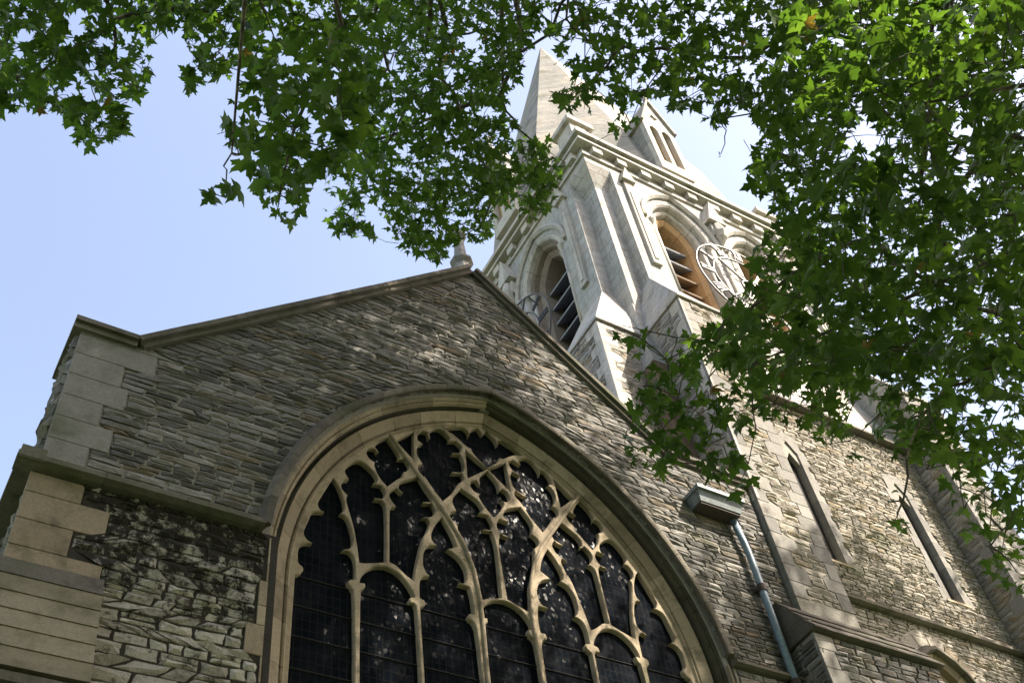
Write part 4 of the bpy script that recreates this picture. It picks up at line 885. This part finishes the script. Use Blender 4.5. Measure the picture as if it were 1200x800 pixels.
def tree(name, base, label, regs, limbs, crown, per, nleafobj, crown_n):
    t = empty(name, tuple(base), label, 'tree', 'plane trees in front of the church')
    top = np.array(crown[0]); b = MB(); tp = [tuple(base), tuple(base+(top-base)*.25+np.array([.15, .1, 0])), tuple(base+(top-base)*.5+np.array([-.1, .2, 0])), tuple(base+(top-base)*.8), tuple(top)]
    b.tube(tp, [.48, .38, .30, .2, .1], 14, .5); b.build('trunk', M['bark'], t, smooth=True)
    nodes = []
    for px, d, r in limbs:
        pts = [ray(u, v)*dd for (u, v), dd in zip(px, d)]
        st = min((np.array(q) for q in tp), key=lambda q: np.linalg.norm(q-pts[0])+(0 if q[2] < pts[0][2] else 3)); k = np.linalg.norm(pts[0]-st)
        mid = (st+pts[0])/2+np.array([0, 0, .08*k]); full = [st, mid]+pts
        # densify
        P3 = []
        for i in range(len(full)-1):
            for q in np.linspace(0, 1, 4)[:-1]: P3.append(full[i]*(1-q)+full[i+1]*q+rng.normal(0, .025, 3)*(i > 1))
        P3.append(full[-1]); n = len(P3); R0 = r*2.2
        rad = [max(r*.35, (R0 if i < 6 else r)*(1-.6*max(0, i-5)/max(1, n-5))) for i in range(n)]
        b = MB(); b.tube(P3, rad, 8, .5); b.build('branch', M['bark'], t, smooth=True); nodes += P3[5:]
    Pn, Sz, Anc = hang(regs, per); nodes = np.array(nodes)
    # off-frame crown: only where the camera does not look
    n = crown_n
    qs = []; tot = sum(w for *_, w in crown[1])
    for (cc, rr_, wgt) in crown[1]:
        nc = int(n*wgt*3/90); q = rng.normal(0, 1, (nc, 3)); q /= np.linalg.norm(q, axis=1)[:, None]; qs.append(q*(rng.uniform(0, 1, (nc, 1))**.45)*np.array(rr_)+np.array(cc))
    q = np.concatenate(qs); nc = len(q); rng.shuffle(q)
    q = np.repeat(q, 90, 0)+rng.normal(0, .72, (nc*90, 3))*np.array([1, 1, .6])
    z = q@CF; u = 600+FPX*(q@CR)/z; v = 400-FPX*(q@CU)/z
    out = (z < .5) | (u < -40) | (u > 1240) | (v < -45) | (v > 845); q = q[out]; q = q[:n]
    cn = []
    for a in q[::9]:
        cn.append(a)
    # twigs: from each spray to the nearest bit of branch
    tw = MB(); 
    dn = np.array([np.linalg.norm(nodes-A, axis=1).min() for A in Anc]); order = np.argsort(dn)
    reach = np.concatenate([nodes, np.zeros((len(Anc), 3))]); nn = len(nodes)
    for i in order:
        A = Anc[i]; dd = np.linalg.norm(reach[:nn]-A, axis=1)+rng.uniform(0, .15, nn); j = int(np.argmin(dd)); L = float(np.linalg.norm(reach[j]-A))
        C_n = bez(reach[j], A, .08*L, 5); cc = np.array(C_n[1:-1]); zz = cc@CF; cu, cv = 600+FPX*(cc@CR)/zz, 400-FPX*(cc@CU)/zz; okc = (cu < 0) | (cu > 1200) | (cv < 0)
        for poly, *_ in regs: okc |= inpoly(cu, cv, poly)
        if L < 1.3 and okc.all():
            r0 = .005+.006*min(1, L)+(.006 if j < len(nodes) else 0); tw.tube(bez(reach[j], A, .08*L, 4), [r0, r0*.8, r0*.6, r0*.45], 4, .5, cap=False)
        else:
            a0 = A+np.array([rng.normal(0, .2), rng.normal(0, .2), .3+.3*rng.random()]); tw.tube(bez(a0, A, .02, 3), [.005, .004, .003], 4, .5, cap=False)
        reach[nn] = A; nn += 1
    for a in cn[:500]: tw.tube(bez(top+rng.normal(0, 1.2, 3)*[1, 1, .5], a, .3, 4), [.04, .025, .012, .004], 4, .5, cap=False)
    tw.build('twigs', M['twig'], t, kind='stuff')
    # crown leaves
    ms_ = 5; Pc = np.repeat(q, ms_, 0)+rng.normal(0, .22, (len(q)*ms_, 3))*np.array([1, 1, .6]); Sc = rng.uniform(.13, .2, len(Pc))
    z = Pc@CF; u = 600+FPX*(Pc@CR)/z; v = 400-FPX*(Pc@CU)/z; out = (z < .5) | (u < -14) | (u > 1214) | (v < -14) | (v > 814); Pc, Sc = Pc[out], Sc[out]
    me = leaf_mesh('crown', Pc, Sc, leaf_frames(len(Pc), .55), rng.beta(2, 2, len(Pc))*.9, LEAF2, LT2)
    o = bpy.data.objects.new('crown', me); link(o, t); o['kind'] = 'stuff'
    # leaves in view: the largest are objects of their own
    n = len(Pn); fr = leaf_frames(n, .62); tint = rng.beta(2, 2, n)*.92; tint[rng.random(n) < .003] = 1.
    pxs = Sz/np.linalg.norm(Pn, axis=1); z = Pn@CF; u = 600+FPX*(Pn@CR)/z; v = 400-FPX*(Pn@CU)/z; pxs = np.where((u > 5) & (u < 1195) & (v > 5), pxs, 0)
    order = np.argsort(-pxs); big, rest = order[:nleafobj], order[nleafobj:]
    shapes = [leaf_mesh('leaf', np.zeros((1, 3)), np.ones(1), tuple(np.array([a], float) for a in ((1, 0, 0), (0, 1, 0), (0, 0, 1))), np.array([tt]), curl=np.array([cc])) for tt, cc in ((.2, .8), (.35, 1.6), (.5, 1.1), (.6, 2.2), (.75, 1.3), (.88, .6))]
    for i in big:
        o = bpy.data.objects.new('leaf', shapes[rng.integers(0, 6)]); x, y, zz = (Vector(f[i]) for f in fr); m = Matrix((x, y, zz)).transposed().to_4x4()
        m = Matrix.Translation(Vector(Pn[i])) @ m @ Matrix.Scale(float(Sz[i]), 4); COL.objects.link(o); o.parent = t; o.matrix_parent_inverse = Matrix.Translation(-t.location); o.matrix_basis = m
    me = leaf_mesh('leaves', Pn[rest], Sz[rest], tuple(f[rest] for f in fr), tint[rest]); o = bpy.data.objects.new('leaves', me); link(o, t); o['kind'] = 'stuff'
    return n, len(Pc)
r1 = tree('plane_tree', np.array([-3., -7., -1.6]), 'plane tree whose drooping leafy boughs hang over the left and top of the church view', TL,
     [([(470, -60), (440, 20), (455, 80), (500, 130), (560, 190), (600, 230)], [17, 17, 17.5, 17.5, 17.5, 17.5], .03), ([(700, -60), (640, 40), (560, 90), (480, 120), (420, 230)], [17, 17, 17, 17, 17], .028),
      ([(600, -60), (606, 5), (610, 60), (585, 115), (530, 128), (480, 150), (430, 170)], [16, 17, 17.5, 18, 18, 17.5, 17], .05),
      ([(300, -60), (240, 8), (150, 20), (110, 45), (60, 75), (20, 90)], [13, 13.5, 13.5, 13.5, 13.5, 13.5], .035),
      ([(110, -40), (135, 30), (138, 75), (155, 100)], [13, 13.5, 13.7, 13.8], .03), ([(380, -60), (395, 20), (385, 70), (345, 150), (330, 210)], [12, 12, 11.8, 11.5, 11.3], .03),
      ([(500, -60), (520, 30), (515, 90), (555, 160), (580, 230), (560, 270)], [17, 17, 17.5, 18, 18, 18], .04), ([(590, 120), (610, 150), (640, 185), (630, 225)], [18, 18, 18, 18], .02), ([(505, 47), (535, 42), (560, 36)], [17, 17, 17], .03), ([(270, 180), (262, 215), (245, 230)], [11.3, 11.3, 11.3], .01)],
     ((-1., -5., 15.), [((0., -1.5, 17.), (7.5, 7., 5.), .18), ((-6., -8., 13.), (8., 6., 9.), .4), ((4., -11., 13.), (8., 5., 9.), .38)]), .0066, 220, 13000)  # last two crown volumes: unseen foliage added behind the camera to block skylight
r2 = tree('plane_tree', np.array([14., -4.5, -1.6]), 'large plane tree whose dense sunlit crown fills the right side of the view', TR,
     [([(1135, -80), (1113, 0), (1105, 60), (1090, 115), (1085, 165), (1080, 230)], [12, 12.5, 13, 13.5, 14, 14.5], .06), ([(1095, -60), (1090, 30), (1088, 90)], [13, 13, 13], .035),
      ([(1260, 330), (1190, 375), (1120, 350), (1060, 320), (1020, 280), (960, 300), (880, 360), (800, 425), (770, 450)], [12, 12, 12, 12, 12.2, 12.4, 12.5, 12.4, 12.2], .03),
      ([(1085, 120), (1100, 150), (1140, 175), (1175, 195)], [11, 11, 11, 11], .014), ([(1250, 150), (1200, 158), (1165, 165), (1100, 250), (1120, 330)], [14, 14, 14, 14, 14], .05),
      ([(1250, 420), (1150, 430), (1090, 470), (1060, 540), (1052, 600)], [11, 11, 10.8, 10.5, 10.3], .02), ([(960, -60), (930, 30), (880, 70), (800, 60), (730, 55), (700, 90)], [15, 16, 16, 16, 16, 16], .04), ([(680, -60), (665, 20), (700, 60), (730, 110)], [15, 15.5, 15.5, 15.5], .02),
      ([(845, 140), (850, 160), (846, 178), (842, 184)], [15, 15, 15, 15], .009), ([(1260, 560), (1200, 590), (1160, 640)], [11, 11, 11], .015), ([(880, 430), (885, 500), (870, 560)], [12.3, 12.2, 12], .01)],
     ((13., -2.5, 18.), [((12., 1.8, 23.3), (6.5, 4.2, 5.4), .32), ((8.5, .5, 18.5), (5.5, 5., 4.5), .15), ((22., 2., 24.), (5.5, 5., 5.), .10), ((15., -9., 13.), (9., 6., 9.), .33)]), .0053, 280, 13500)  # last crown volume is unseen, added at the back to keep skylight off the gable
print('leaves', r1, r2)
